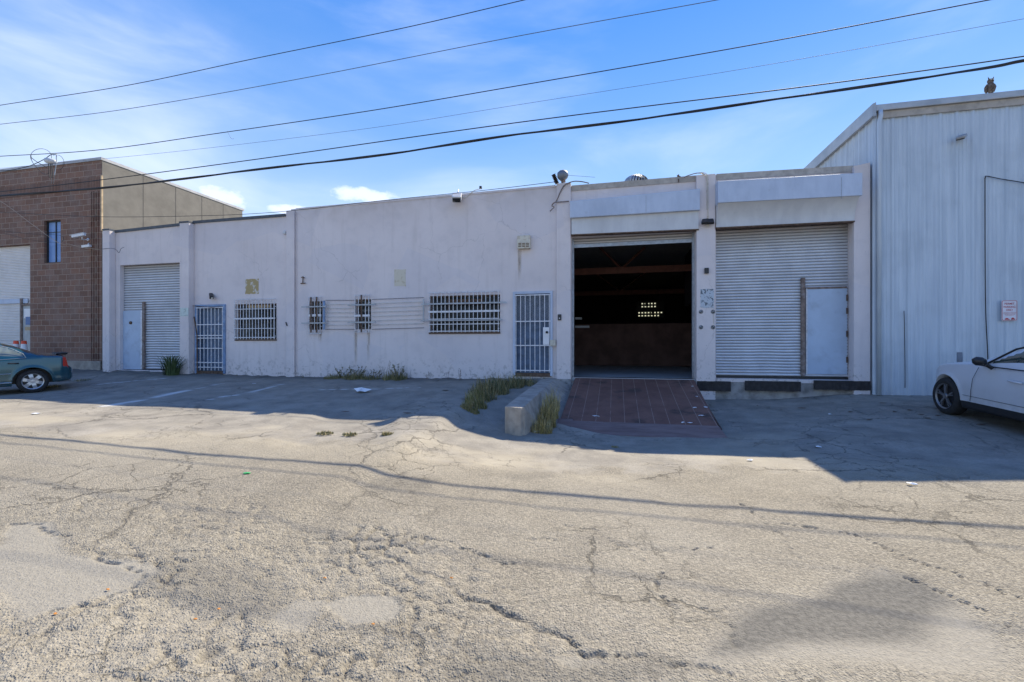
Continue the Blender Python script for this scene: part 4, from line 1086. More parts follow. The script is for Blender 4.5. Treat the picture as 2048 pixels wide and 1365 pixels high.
MB().tube(pxpath([(113, 308), (112, 330), (109, 352)], 9.72), .012, 6).build('steel_arm', M['zinc'], CL, smooth=True)
MB().tube([wp(103, 356, 9.76), wp(103, 368, 9.9)], .006, 5).tube([wp(109, 352, 9.72), wp(107, 368, 9.95)], .006, 5).build('hanger', M['zinc'], CL)

# ============================================================ WALL FIXTURES
def at(px, py, Y): return wp(px, py, Y)
# security cameras on the brick wall
sc1 = thing('security_camera', 'white box security camera on a bent arm, upper one right of the blue window', 'security camera', tuple(at(177, 478, FY-.03)))
A, B = at(145, 474, FY-.42), at(170, 469, FY-.30)
d_ = (B-A).normalized(); sd = d_.cross(Vector((0, 0, 1))).normalized(); up = sd.cross(d_)
def obox(a, b, w, h, mb=None):
    d = (b-a).normalized(); s = d.cross(Vector((0, 0, 1))).normalized()*w; u = s.normalized().cross(d)*h
    return (mb or MB()).quadprism([a-s-u, a+s-u, a+s+u, a-s+u], [b-s-u, b+s-u, b+s+u, b-s+u])
obox(A, B, .055, .045).build('housing', M['whiteplast'], sc1, bevel=.012)
obox(A-(d_*.05)+Vector((0, 0, .05)), B+Vector((0, 0, .05)), .065, .006).build('sunshield', M['whiteplast'], sc1)
MB().lathe([(0, 0), (.03, 0), (.03, .01), (0, .01)], (0, 0, 0), 12).place(Matrix.Translation(A) @ (-d_).to_track_quat('Z', 'Y').to_matrix().to_4x4()).build('lens', M['black'], sc1)
MB().tube([at(164, 474, FY-.30), at(164, 479, FY-.26), at(172, 480, FY-.12), at(177, 480, FY)], .016, 8).lathe([(0, 0), (.05, 0), (.05, -.03), (0, -.03)], tuple(at(177, 480, FY)), 12, 'y').build('bracket', M['whiteplast'], sc1, smooth=True)
sc2 = thing('security_camera', 'small white box camera, lower one right of the blue window', 'security camera', tuple(at(172, 494, FY-.03)))
obox(at(165, 494, FY-.16), at(181, 492, FY-.10), .05, .045).build('housing', M['whiteplast'], sc2, bevel=.01)
MB().tube([at(175, 491, FY-.12), at(178, 487, FY)], .02, 8).build('bracket', M['whiteplast'], sc2)
MB().lathe([(0, -.01), (.025, -.01), (.03, 0)], tuple(at(166, 494, FY-.18)), 12, 'y').build('lens', M['black'], sc2)
# batten light on the grey side wall
bl = thing('batten_light', 'long pale batten light sticking out of the grey side wall over the stucco roof', 'lamp', tuple(at(246, 363, FY+.9)))
obox(at(228, 357, 12.85), at(268, 374, 14.7), .06, .05).build('housing', M['cream'], bl, bevel=.01)
MB().tube([at(226, 355, 12.80), at(229, 358, 12.9)], .07, 8).build('end_cap', M['black'], bl)
# flood light at the roof edge
fl = thing('flood_light', 'grey square flood light hanging on the stucco roof edge with a bent conduit', 'flood light', tuple(at(914, 396, FY-.1)))
obox(at(913, 399, FY-.30), at(915, 390, FY-.06), .13, .07).build('housing', M['lightgrey'], fl, bevel=.015)
obox(at(913, 401.5, FY-.325), at(913.2, 400.5, FY-.30), .11, .055).build('lamp_glass', M['pane2'], fl)
MB().tube([at(914, 388, FY-.06), at(916, 384, FY-.02), at(917, 380, FY+.06)], .015, 8).build('bracket', M['zinc'], fl)
MB().tube(pxpath([(922, 396), (932, 395), (940, 388), (950, 381), (962, 378)], FY-.03), .009, 6).build('conduit', M['cream'], fl, smooth=True)
MB().box(at(961, 377, FY).x-.03, at(961, 377, FY).x+.03, FY-.02, FY+.05, at(961, 377, FY).z-.01, at(961, 377, FY).z+.06).build('junction_box', M['black'], fl)
# lamp over the left gate
def cube_at(px0, px1, py0, py1, Y, d, name, mat, label, cat, group=None, bevel=.008):
    mb = MB(); pbox(mb, px0, px1, py0, py1, Y, d)
    return solo(mb, name, mat, label, cat, tuple(at((px0+px1)/2, py1, Y)), group, bevel=bevel)
gl_ = thing('door_lamp', 'small black lamp over the blue barred door on the left', 'lamp', tuple(at(423, 593, FY-.05)))
obox(at(423, 596, FY-.17), at(422, 589, FY-.0), .055, .05).build('hood', M['black'], gl_, bevel=.015)
MB().lathe([(0, -.02), (.025, -.015), (.032, 0)], tuple(at(424, 597, FY-.17)), 10, 'y').build('bulb', M['cream'], gl_, smooth=True)
# twin flood light on the pillar
tf = thing('twin_flood_light', 'black twin head flood light with motion sensor on the pillar between the roller doors', 'flood light', tuple(at(1415, 444, FY-.13)))
PY = FY-.12
MB().lathe([(0, -.05), (.05, -.05), (.06, 0)], tuple(at(1415.5, 444, PY)), 14, 'y').build('base', M['black'], tf, smooth=True)
obox(at(1409, 447, PY-.16), at(1411, 440, PY-.03), .075, .035).build('lamp_head', M['black'], tf, bevel=.012)
obox(at(1422, 447, PY-.16), at(1420, 440, PY-.03), .075, .035).build('lamp_head', M['black'], tf, bevel=.012)
obox(at(1415.5, 452, PY-.10), at(1415.5, 446, PY-.03), .03, .03).build('sensor', M['cream'], tf, bevel=.01)
MB().tube(pxpath([(1416, 440), (1416, 400), (1415.5, 360), (1414, 350), (1408, 346), (1398, 346)], PY-.03), .010, 8).tube(pxpath([(1413.5, 420), (1413, 360), (1411, 352), (1400, 347)], PY-.025), .006, 6).build('conduit', M['cream'], tf, smooth=True)
cube_at(1409.5, 1418, 536, 547, PY-.07, .07, 'wall_sensor', M['black'], 'small black box with grey top on the pillar between the roller doors', 'wall box')
# torn notices
MPs = poster_mat('blotched_notice', (.10, .12, .14), (.50, .55, .60), .40, .50, 16)
def notice(px0, px1, py0, py1, Y, mat, label, name='notice', rag=6, seed=0, th=.006, cat='notice', group=None):
    rnd = random.Random(seed); h = hole(px0, px1, py0, py1, Y); x0, x1, z0, z1 = h; q = []
    n = rag
    for k in range(n): q.append((x0+(x1-x0)*k/n+rnd.uniform(-.0, .02)*(n > 1), z0+rnd.uniform(0, .03)*(n > 1)))
    for k in range(n): q.append((x1-rnd.uniform(0, .02)*(n > 1), z0+(z1-z0)*k/n))
    for k in range(n): q.append((x1-(x1-x0)*k/n, z1-rnd.uniform(0, .015)*(n > 1)))
    for k in range(n): q.append((x0+rnd.uniform(0, .03)*(n > 1), z1-(z1-z0)*k/n))
    return solo(MB().prism(q, 'y', Y-th, Y-.0005), name, mat, label, cat, ((x0+x1)/2, Y, z0), group)
notice(490, 518, 558, 589, FY, poster_mat('torn_ochre', (.40, .31, .15), (.60, .56, .50), .54, .60, 9), 'torn ochre square of old adhesive above the wide barred window on the left', 'torn_notice', 7, 3)
notice(788, 812, 539, 574, FY, poster_mat('cream_panel', (.62, .57, .46), (.52, .45, .33), .52, .64, 8), 'plain cream rectangle high on the wall between the slim windows and the wide window', 'wall_panel', 3, 5)
notice(1399.5, 1428, 578, 617, PY, MPs, 'white notice with black blotches above four round plates on the pillar', 'blotched_notice', 6, 8)
pm = simple('mint_plaque', (.52, .60, .57), .5)
pl = thing('wall_plaque', 'pale mint plaque on the pilaster left of the blue barred door', 'plaque', tuple(at(368, 632, FY-.2)))
q = MB(); pbox(q, 360, 376.5, 616, 633, FY-.212, .011); q.build('upper_plate', pm, pl)
q = MB(); pbox(q, 360, 376.5, 634, 646, FY-.210, .009); q.build('lower_plate', M['stucco'], pl)
gm = simple('faint_grey_ink', (.25, .32, .31), .6)
MB().tube(pxpath(ell(369, 621.5, 2.6, 2.2, 130, -110, 9) + [(367.5, 628)], FY-.2135), .0045, 4).build('mark', gm, pl)
for k, (a_, b_) in enumerate(((362, 364), (365, 367), (368, 373), (374, 375.5))):
    q = MB(); pbox(q, a_, b_, 630.4, 631.4, FY-.2135, .001); q.build('mark', gm, pl)
# four round plates on the pillar
zp = simple('round_plate_steel', (.22, .23, .24), .5, .4, var=.3, sc=25)
for (px, py, w) in ((1402, 624, 'upper left'), (1426, 624, 'upper right'), (1402, 655, 'lower left'), (1426, 655, 'lower right')):
    c = at(px, py, PY); t = thing('anchor_plate', 'round grey wall anchor plate, %s of four on the pillar' % w, 'anchor plate', tuple(c), group='round anchor plates on the pillar')
    MB().lathe([(0, -.012), (.030, -.014), (.034, -.004), (.044, -.004), (.048, -.012), (.052, -.006), (.052, 0)], tuple(c), 20, 'y').build('disc', zp, t, smooth=True)
    an = .6 if 'left' in w else 2.0
    MB().tube([c+Vector((math.cos(an)*.04, -.016, math.sin(an)*.04)), c-Vector((math.cos(an)*.04, .016, math.sin(an)*.04))], .006, 6).build('bolt', M['black'], t)
MB_ = MB().tube([at(1427, 629, PY-.006), at(1427.5, 649, PY-.006)], .005, 6)
solo(MB_, 'thin_conduit', M['cream'], 'short thin tan rod between the two right anchor plates', 'rod', tuple(at(1427, 649, PY)))
# ventilation box
vt = thing('vent_box', 'cream enamelled vent box with louvres high above the right gated door', 'vent', tuple(at(1046, 484, FY-.1)))
q = MB(); pbox(q, 1034, 1060, 471, 497, FY-.15, .149); q.build('housing', M['cream'], vt, bevel=.012)
for k in range(3):
    for j in range(3):
        q = MB(); pbox(q, 1036.5+k*7.6, 1042.5+k*7.6, 486.5+j*3, 488+j*3, FY-.156, .012); q.build('louvre', M['rustbar'], vt)
# door bell
bb = thing('door_bell', 'small black intercom on the pilaster between the gated door and the open doorway', 'intercom', tuple(at(1119, 641, FY-.09)))
q = MB(); pbox(q, 1115.5, 1122.5, 629, 641, FY-.11, .029); q.build('case', M['black'], bb, bevel=.005)
MB().lathe([(0, -.006), (.014, -.005), (.016, 0)], tuple(at(1119, 637, FY-.11)), 12, 'y').build('button', M['whiteplast'], bb)
# little bracket on the wall
bk = MB().tube([at(606, 553, FY-.03), at(605.5, 566, FY-.04)], .014, 6).tube([at(602.5, 555, FY-.02), at(609, 556, FY-.06)], .014, 6).tube([at(601.5, 567.5, FY-.02), at(610.5, 566.5, FY-.05)], .016, 6)
solo(bk, 'wall_bracket', M['rustbar'], 'small rusty iron bracket on the wall left of the slim barred windows', 'bracket', tuple(at(606, 566, FY)))
q = MB(); pbox(q, 565, 570, 461.5, 468.5, FY-.10, .099); solo(q, 'junction_box', M['lightgrey'], 'small white knob box under the roof edge left of the narrow pilaster', 'junction box', tuple(at(567, 468, FY)), bevel=.02)
q = MB(); q.tube([at(571.5, 645, FY-.09), at(574, 652, FY-.09)], .018, 6); solo(q, 'wall_hook', M['black'], 'small black hook on the edge of the narrow pilaster', 'hook', tuple(at(573, 652, FY-.08)))
# horizontal rods between the slim windows and the wide window
for (a, b, ya, yb, yc, yd, nm, n) in ((650, 711, 601, 601, 659, 659, 'slim', 8), (744, 848, 599.5, 595.5, 659, 656, 'wide', 8)):
    rr = thing('security_rods', 'set of thin horizontal rods %s' % ('between the two slim barred windows' if nm == 'slim' else 'between the second slim window and the wide barred window'), 'security rods', tuple(at((a+b)/2, 659, FY)), group='thin rods strung across the wall')
    for k in range(n):
        t = k/(n-1)
        MB().tube([at(a, ya+(yc-ya)*t, FY-.05), at(b, yb+(yd-yb)*t, FY-.05)], .0075, 6).build('rod', M['rustbar' if k in (0, n-1) else 'cream'], rr)
# roof clutter: old lamp and insulator, bent conduit
ol = thing('rooftop_lamp', 'weathered bell shaped lamp with ribbed insulator on the pilaster top beside the open doorway', 'lamp', tuple(at(1128, 366, FY)))
c = at(1126, 351, FY-.05)
MB().lathe([(0, .14), (.07, .13), (.125, .07), (.15, -.02), (.13, -.10), (.05, -.15), (0, -.15)], (0, 0, 0), 18).place(Matrix.Translation(c) @ Matrix.Rotation(R(75), 4, 'Y') @ Matrix.Rotation(R(20), 4, 'X')).build('shade', simple('dull_steel', (.18, .20, .23), .5, .4), ol, smooth=True)
MB().tube([c+Vector((0, 0, -.1)), at(1127, 366, FY-.02)], .06, 8).build('stem', M['rusty'], ol)
ins = MB(); p0, p1 = at(1107, 350, FY-.08), at(1114, 367, FY-.05)
pr_ = []
for k in range(13): pr_.append(((.038 if k % 2 else .065), k/12*(p1-p0).length))
ins.lathe(pr_, (0, 0, 0), 14).place(Matrix.Translation(p0) @ (p1-p0).to_track_quat('Z', 'Y').to_matrix().to_4x4())
ins.build('insulator', M['black'], ol, smooth=False)
MB().tube([at(1135, 351, FY-.05), at(1150, 352, FY), at(1190, 355, FY+.1)], .004, 5).build('aerial', M['black'], ol)
cn = MB().tube(pxpath([(1178, 367), (1165, 364), (1150, 363), (1138, 366), (1128, 372), (1120, 386), (1113, 402), (1106, 408), (1104, 412), (1108, 415), (1103, 420), (1100, 423)], FY-.11), .014, 8).tube(pxpath([(1104, 410), (1108, 406), (1118, 404.5), (1138, 403)], FY-.12), .014, 8)
solo(cn, 'bent_conduit', M['rusty'], 'rusty bent conduit draped over the pilaster top beside the open doorway', 'conduit', tuple(at(1120, 400, FY-.1)), smooth=True)
cc = MB().tube(pxpath([(1368, 355), (1378, 351), (1392, 347), (1402, 347), (1410, 350), (1414, 356)], FY-.1), .012, 8)
solo(cc, 'bent_conduit', M['rusty'], 'short bent conduit crossing the roof edge onto the pillar between the roller doors', 'conduit', tuple(at(1390, 349, FY-.1)), smooth=True)
q = MB().tube([at(1356, 356, FY), at(1357, 350, FY)], .022, 6).tube([at(1354, 352, FY), at(1361, 354, FY-.02)], .014, 6).tube([at(1357, 358, FY-.03), at(1357.5, 365, FY-.03)], .012, 6)
solo(q, 'roof_hook', M['rustbar'], 'small rusty hook at the roof edge above the open doorway', 'hook', tuple(at(1356, 356, FY)))
# turbine vent
TY = 14.2; tv = thing('turbine_vent', 'dark ribbed round turbine vent on the roof above the open doorway', 'roof vent', tuple(at(1272, 362, TY)))
c = at(1272, 362, TY); c.z -= .10
MB().lathe([(.30, -.55), (.30, -.02), (0, -.02)], tuple(c), 20).build('neck', M['zinc'], tv)
for k in range(26):
    a = 2*math.pi*k/26; vs = []
    for i in range(9):
        th = R(-10 + 100*i/8); r = .37*math.cos(th)+.0; z_ = .25*math.sin(th)+.02
        for da in (-.01, .135): vs.append((c.x+r*math.cos(a+da+i*.03)*(1 if da < 0 else .93), c.y+r*math.sin(a+da+i*.03)*(1 if da < 0 else .93), c.z+z_))
    MB().add(vs, [(2*i, 2*i+1, 2*i+3, 2*i+2) for i in range(8)]).build('vane', M['zinc'], tv, smooth=True)
MB().lathe([(0, .285), (.06, .282), (.12, .262)], tuple(c), 16).build('cap', M['zinc'], tv, smooth=True)
MB().lathe([(.28, -.02), (.26, .12), (.12, .22), (0, .22)], tuple(c), 16).build('core', M['black'], tv)
# wall light and wires on the metal building
wl = thing('wall_light', 'small tilted wall pack light high on the metal building', 'lamp', tuple(at(1924, 272, MY-.05)))
obox(at(1921, 276, MY-.20), at(1925, 272, MY-.03), .075, .03).build('housing', M['zinc'], wl, bevel=.012)
obox(at(1920.5, 279, MY-.19), at(1922, 277.5, MY-.08), .065, .012).build('lens', M['black'], wl)
wire('wall_wire', 'black wire running down the metal siding left of the parking sign', 'wire', [(2200, 395), (2100, 377), (2048, 366), (2000, 358), (1975, 353), (1970.5, 356), (1970, 380), (1970.5, 560), (1972, 640), (1975, 700), (1977, 760)], MY-.045, .009, WM)
wire('wall_wire', 'short black vertical rod on the lower metal siding', 'wire', [(1808, 622), (1809, 660), (1810, 740), (1810, 776)], MY-.045, .007, WM)
q = MB(); pbox(q, 1915, 1925, 705, 726, MY-.045, .01); solo(q, 'siding_patch', simple('dark_patch', (.16, .19, .24), .6), 'small dark rectangular patch on the metal siding above the white car', 'patch', tuple(at(1920, 726, MY)))
# parking sign
sg = thing('parking_sign', 'white and red PERMIT PARKING ONLY sign on the metal building', 'sign', tuple(at(2019, 643, MY-.04)))
red = simple('sign_red', (.42, .045, .05), .5); sw = simple('sign_white', (.66, .64, .68), .5)
YS = MY - .06; x0, x1, z0, z1 = hole(2003, 2035, 601, 642, YS)
def rrect(x0, x1, z0, z1, r, n=5):
    q = []
    for cx_, cz_, a in ((x1-r, z1-r, 0), (x0+r, z1-r, 90), (x0+r, z0+r, 180), (x1-r, z0+r, 270)):
        for k in range(n+1): t = R(a+90*k/n); q.append((cx_+r*math.cos(t), cz_+r*math.sin(t)))
    return q
MB().prism(rrect(x0, x1, z0, z1, .03), 'y', YS, YS+.006).build('plate', sw, sg)
outer, inner = rrect(x0+.006, x1-.006, z0+.006, z1-.006, .028), rrect(x0+.016, x1-.016, z0+.016, z1-.016, .02)
n = len(outer); MB().add([(p[0], YS-.0015, p[1]) for p in outer] + [(p[0], YS-.0015, p[1]) for p in inner], [(i, (i+1) % n, n+(i+1) % n, n+i) for i in range(n)]).build('border', red, sg)
def text_part(s, cx_, cz_, w, hgt, Y, mat, parent, name='lettering'):
    cu = bpy.data.curves.new(name, 'FONT'); cu.body = s; cu.align_x = 'CENTER'; cu.align_y = 'CENTER'; cu.extrude = 0.0; cu.offset = .012
    to = bpy.data.objects.new('tmp', cu); COL.objects.link(to); bpy.context.view_layer.update()
    dg = bpy.context.evaluated_depsgraph_get(); me = bpy.data.meshes.new_from_object(to.evaluated_get(dg))
    bpy.data.objects.remove(to)
    co = np.zeros(len(me.vertices)*3); me.vertices.foreach_get('co', co); co = co.reshape(-1, 3)
    mn, mx = co.min(0), co.max(0); off = root_loc(parent)
    o2 = np.zeros_like(co); o2[:, 0] = (co[:, 0]-(mn[0]+mx[0])/2)/(mx[0]-mn[0])*w + cx_ - off.x
    o2[:, 2] = (co[:, 1]-(mn[1]+mx[1])/2)/(mx[1]-mn[1])*hgt + cz_ - off.z; o2[:, 1] = Y - off.y
    me.vertices.foreach_set('co', o2.ravel()); me.materials.append(mat); me.update()
    o = bpy.data.objects.new(name, me); COL.objects.link(o); o.parent = parent; return o
W_, H_ = x1-x0, z1-z0; xc = (x0+x1)/2
text_part('PERMIT', xc, z1-.17*H_, W_*.62, H_*.10, YS-.002, red, sg)
text_part('PARKING', xc, z1-.325*H_, W_*.74, H_*.10, YS-.002, red, sg)
text_part('ONLY', xc, z1-.475*H_, W_*.44, H_*.10, YS-.002, red, sg)
for k, wd in enumerate((.76, .76, .6, .5)):
    zc = z1-(.60+.045*k)*H_; q = MB(); rnd = random.Random(k); x = xc-W_*wd/2
    while x < xc+W_*wd/2: l = rnd.uniform(.008, .03); q.box(x, x+l, YS-.002, YS-.001, zc-.003, zc+.003); x += l+.006
    q.build('small_print', red, sg)
car = [(0, 0), (.5, 0), (.5, .06), (.40, .08), (.30, .16), (.12, .16), (.02, .08), (0, .07)]
q = MB().prism([(xc-.30*W_+p[0]*W_*.62, z0+.055*H_+p[1]*H_*.5) for p in car], 'y', YS-.002, YS-.001); q.build('tow_symbol', red, sg)
q = MB().prism([(xc+.10*W_+p[0]*W_*.5, z0+.055*H_+p[1]*H_*.62) for p in car], 'y', YS-.0022, YS-.0012); q.build('tow_symbol', red, sg)

# owl statue
ow = thing('owl_statue', 'brown horned owl decoy perched on the eave of the metal building', 'owl statue', tuple(at(1982, 184, MY-.05)))
om = simple('owl_brown', (.13, .10, .08), .9, var=.5, sc=30, bump=.4, dirt=(.04, .03, .03), dirtamt=.8, dsc=22)
c = at(1981, 184, MY-.05); c.z = mzt; OWM = Matrix.Translation(c) @ Matrix.Diagonal((.66, .72, .74, 1)) @ Matrix.Translation(-c)
_ob = MB.build
def owl_build(s, *a, **k): s.place(OWM); return _ob(s, *a, **k)
MB.build = owl_build
prof = [(0, .015), (.05, .02), (.085, .07), (.105, .14), (.11, .20), (.098, .26), (.075, .30), (.072, .33), (.085, .36), (.083, .40), (.06, .43), (0, .44)]
bd_ = MB().lathe(prof, (0, 0, 0), 22)
bd_.v = [Vector((p.x*1.0 + (.02 if p.z < .2 else 0)*(1-p.z/.2), p.y*.85, p.z)) for p in bd_.v]; bd_.place(Matrix.Translation(c)); bd_.build('body', om, ow, smooth=True)
for s_ in (-1, 1):
    MB().tube([c+Vector((.045*s_, -.01, .415)), c+Vector((.065*s_, -.015, .455)), c+Vector((.082*s_, -.015, .50))], [.025, .015, .002], 6).build('ear_tuft', om, ow, smooth=True)
    MB().lathe([(0, -.012), (.016, -.008), (.02, 0)], tuple(c+Vector((.032*s_, -.068, .385))), 10, 'y').build('eye', M['cream'], ow, smooth=True)
    wg = MB().tube([c+Vector((.095*s_, 0, .28)), c+Vector((.118*s_, .01, .20)), c+Vector((.105*s_, .03, .10)), c+Vector((.075*s_, .05, .03))], [.025, .045, .04, .01], 8); wg.build('wing', om, ow, smooth=True)
    MB().tube([c+Vector((.035*s_, -.05, .03)), c+Vector((.037*s_, -.10, .012))], [.018, .008], 6).build('foot', M['tan'], ow)
MB().tube([c+Vector((0, -.075, .37)), c+Vector((0, -.098, .35))], [.012, .002], 6).build('beak', M['black'], ow)

MB.build = _ob
# ============================================================ CARS
def paint(name, col, coat=.6, metal=.0, rough=.3):
    m, t, b = new_mat(name); g = NG(t); P = g.pos()
    n = g.noise(P, 3, 5, .6); c = g.mix(g.m('MULTIPLY', g.rng(n, .45, .7), .25), col, tuple(x*.75+.04 for x in col))
    X, Y, Z = g.xyz(g.obj()); low = g.rng(Z, .55, .15, 0, .45)
    c = g.mix(g.m('MULTIPLY', low, g.rng(g.noise(P, 8, 5, .6), .3, .6)), c, (.16, .14, .12))
    g.put(b.inputs['Base Color'], c); b.inputs['Roughness'].default_value = rough; b.inputs['Metallic'].default_value = metal
    b.inputs['Coat Weight'].default_value = coat; b.inputs['Coat Roughness'].default_value = .06; return m
TY_ = simple('tyre_rubber', (.022, .022, .023), .85, var=.25, sc=14)
ALU = simple('alloy_silver', (.50, .51, .53), .3, .6, var=.06)
ALU2 = simple('machined_grey_alloy', (.22, .22, .23), .35, .6, var=.1)
TRIM = simple('dark_car_trim', (.022, .023, .026), .6)
CHR = simple('bright_trim', (.55, .52, .45), .25, .8)
def carglass(name, c, rough=.04):
    m, t, b = new_mat(name); g = NG(t); P = g.pos(); n = g.noise(P, 2.2, 4, .5)
    g.put(b.inputs['Base Color'], g.mix(g.rng(n, .4, .65), c, tuple(x*1.8 for x in c))); b.inputs['Roughness'].default_value = rough
    b.inputs['Specular IOR Level'].default_value = .9; b.inputs['Coat Weight'].default_value = .6; return m
def car_body(root, S, mats, wheels, wr, arch, glasspolys, lightpolys, screens, z_sill):
    """S: dict of (x, value) tables: top, belt, W"""
    fx = lambda k, x: np.interp(x, [p[0] for p in S[k]], [p[1] for p in S[k]])
    xa, xb = S['top'][0][0], S['top'][-1][0]
    xs = np.linspace(xa, xb, 210); NS, NU = 18, 16
    ring = []; info = []
    for x in xs:
        zt, W = fx('top', x), fx('W', x); zb = fx('bot', x)
        for xw in wheels:
            if abs(x-xw) < arch: zb = max(zb, wr + math.sqrt(max(arch**2-(x-xw)**2, 0)))
        belt = min(fx('belt', x), zt-.02); belt = max(belt, zb+.01)
        half = [(W*.80, zb)]
        for k in range(NS):
            z = zb + (belt-zb)*k/(NS-1); t = (z-.58)/.45
            flare = .018*sum(math.exp(-((math.hypot(x-xw, z-wr)-arch)/.05)**2) for xw in wheels)
            crease = .010*math.exp(-((z-.34)/.05)**2)
            half.append((W*(1-.05*t*t) + flare*(W > .5) + crease, z))
        yb_ = half[-1][0]; h = zt-belt
        for k in range(1, NU+1):
            a = math.pi/2*k/NU; q = .5 if h > .2 else .42
            cy, sz = max(math.cos(a), 0)**q, math.sin(a)**(.62)
            y = yb_*cy; z = belt + h*sz; y *= 1 - .36*min(h/.45, 1)*min((z-belt)/.45, 1) if h > .12 else 1
            half.append((max(y, 0) if k < NU else 0, z))
        ring.append(half); info.append((zb, belt, zt))
    K = len(ring[0]); groups = {}
    for i in range(len(xs)-1):
        for k in range(K-1):
            for sgn in (1, -1):
                q = [(xs[i], sgn*ring[i][k][0], ring[i][k][1]), (xs[i+1], sgn*ring[i+1][k][0], ring[i+1][k][1]),
                     (xs[i+1], sgn*ring[i+1][k+1][0], ring[i+1][k+1][1]), (xs[i], sgn*ring[i][k+1][0], ring[i][k+1][1])]
                xm = (xs[i]+xs[i+1])/2; zm = sum(p[2] for p in q)/4; ym = abs(sum(p[1] for p in q)/4)
                key = 'body'
                if k > NS:
                    for gi, poly in enumerate(glasspolys):
                        if ym > .38 and bool(in_poly(np.array([xm]), np.array([zm]), poly)[0]): key = ('side_window', gi, sgn)
                    for gi, (sa, sb, zmin, ymax) in enumerate(screens):
                        if sa < xm < sb and ym < ymax and k > NS+6: key = ('screen', gi, 0)
                for gi, (poly, lab) in enumerate(lightpolys):
                    if ym > .35 and bool(in_poly(np.array([xm]), np.array([zm]), poly)[0]): key = (lab, gi, sgn)
                if k <= NS and zm < z_sill and key == 'body': key = ('sill', 0, sgn)
                groups.setdefault(key, []).append(q if sgn == 1 else q[::-1])
    for i, r_ in ((0, 0), (-1, 0)):   # end caps
        rr = ring[i]; x = xs[i]
        for k in range(K-1):
            q = [(x, rr[k][0], rr[k][1]), (x, rr[k+1][0], rr[k+1][1]), (x, -rr[k+1][0], rr[k+1][1]), (x, -rr[k][0], rr[k][1])]
            groups['body'].append(q)
    for key, qs in groups.items():
        mb = MB()
        for q in qs: mb.add(q, [(0, 1, 2, 3)])
        nm = key if isinstance(key, str) else ('windscreen' if key[0] == 'screen' else key[0])
        mt = mats.get(nm, mats['body'])
        o = mb.build(nm, mt, root, local=True)
        bm = bmesh.new(); bm.from_mesh(o.data); bmesh.ops.remove_doubles(bm, verts=bm.verts, dist=.0006)
        bmesh.ops.recalc_face_normals(bm, faces=bm.faces); bm.to_mesh(o.data); bm.free()
        o.data.polygons.foreach_set('use_smooth', [True]*len(o.data.polygons))
    # floor pan and wheel housings
    MB().box(xa+.25, xb-.25, -.60, .60, .24, .62).build('underbody', M['black'], root, local=True)
def wheel(root, x, y, r, w, rimr, nsp, style, rimmat, sgn):
    wl_ = bpy.data.objects.new('wheel', None); COL.objects.link(wl_); wl_.parent = root; wl_.location = (x, y, r)
    ty = MB().lathe([(rimr-.01, -w/2+.01), (rimr+.015, -w/2), (r-.035, -w/2-.004), (r-.008, -w/2+.022), (r, -w/2+.04), (r, w/2-.04), (r-.008, w/2-.022), (r-.035, w/2+.004), (rimr+.015, w/2), (rimr-.01, w/2-.01), (rimr-.01, -w/2+.01)], (0, 0, 0), 48, 'y')
    ty.build('tyre', TY_, wl_, local=True, smooth=True)
    f = sgn*w/2
    rim = MB().lathe([(rimr-.012, f-sgn*.012), (rimr+.004, f+sgn*.002), (rimr-.018, f-sgn*.018)], (0, 0, 0), 48, 'y')
    for k in range(nsp):
        a = 2*math.pi*k/nsp + .3
        if style == 'broad': segs = [(0, .052, .044)]
        else: segs = [(-.14, .016, .012), (.14, .016, .012)]
        for da, w0, w1 in segs:
            pts = []
            for rr_, ww, dep in ((.03, w0*.8, .014), (rimr*.55, w0*.75, .006), (rimr-.012, w1, .018)):
                aa = a + da*(rr_/rimr)
                c_ = Vector((math.cos(aa)*rr_, f-sgn*dep, math.sin(aa)*rr_)); t_ = Vector((-math.sin(aa), 0, math.cos(aa)))*ww
                pts += [c_-t_, c_+t_]
            b_ = [p - Vector((0, sgn*.03, 0)) for p in pts]
            rim.add(pts+b_, [(0, 1, 3, 2), (2, 3, 5, 4), (0, 2, 8, 6), (2, 4, 10, 8), (1, 7, 9, 3), (3, 9, 11, 5)])
    MB().lathe([(rimr-.022, f-sgn*.022), (rimr-.03, f-sgn*.10)], (0, 0, 0), 48, 'y').build('barrel', M['black'], wl_, local=True, smooth=True)
    rim.lathe([(.0, f-sgn*.002), (.045, f-sgn*.004), (.055, f-sgn*.02)], (0, 0, 0), 20, 'y')
    rim.build('rim', rimmat, wl_, local=True)
    MB().lathe([(0, f-sgn*.055), (rimr-.02, f-sgn*.055), (rimr-.02, f-sgn*.09), (0, f-sgn*.09)], (0, 0, 0), 32, 'y').build('brake_disc', M['black'], wl_, local=True)
    return wl_
def seat_car(root, wheel_local, contact, heading, base, track):
    """stand the car on the terrain: wheel_local = (x, y) of the wheel whose contact point is given"""
    h = Vector((math.cos(heading), math.sin(heading), 0)); l = Vector((-math.sin(heading), math.cos(heading), 0))
    def g_(x, y):
        p = Vector((contact.x, contact.y, 0)) + h*(x-wheel_local[0]) + l*(y-wheel_local[1]); return Vector((p.x, p.y, terr(p.x, p.y)))
    fl, fr = g_(base[1], track), g_(base[1], -track); rl, rr = g_(base[0], track), g_(base[0], -track)
    F = ((fl+fr)-(rl+rr)).normalized(); Lv = ((fl+rl)-(fr+rr)).normalized(); U = F.cross(Lv).normalized(); Lv = U.cross(F)
    Mx = Matrix((F, Lv, U)).transposed()
    cw = g_(*wheel_local)
    org = cw - Mx @ Vector((wheel_local[0], wheel_local[1], 0))
    root.location = org; root.rotation_euler = Mx.to_euler()

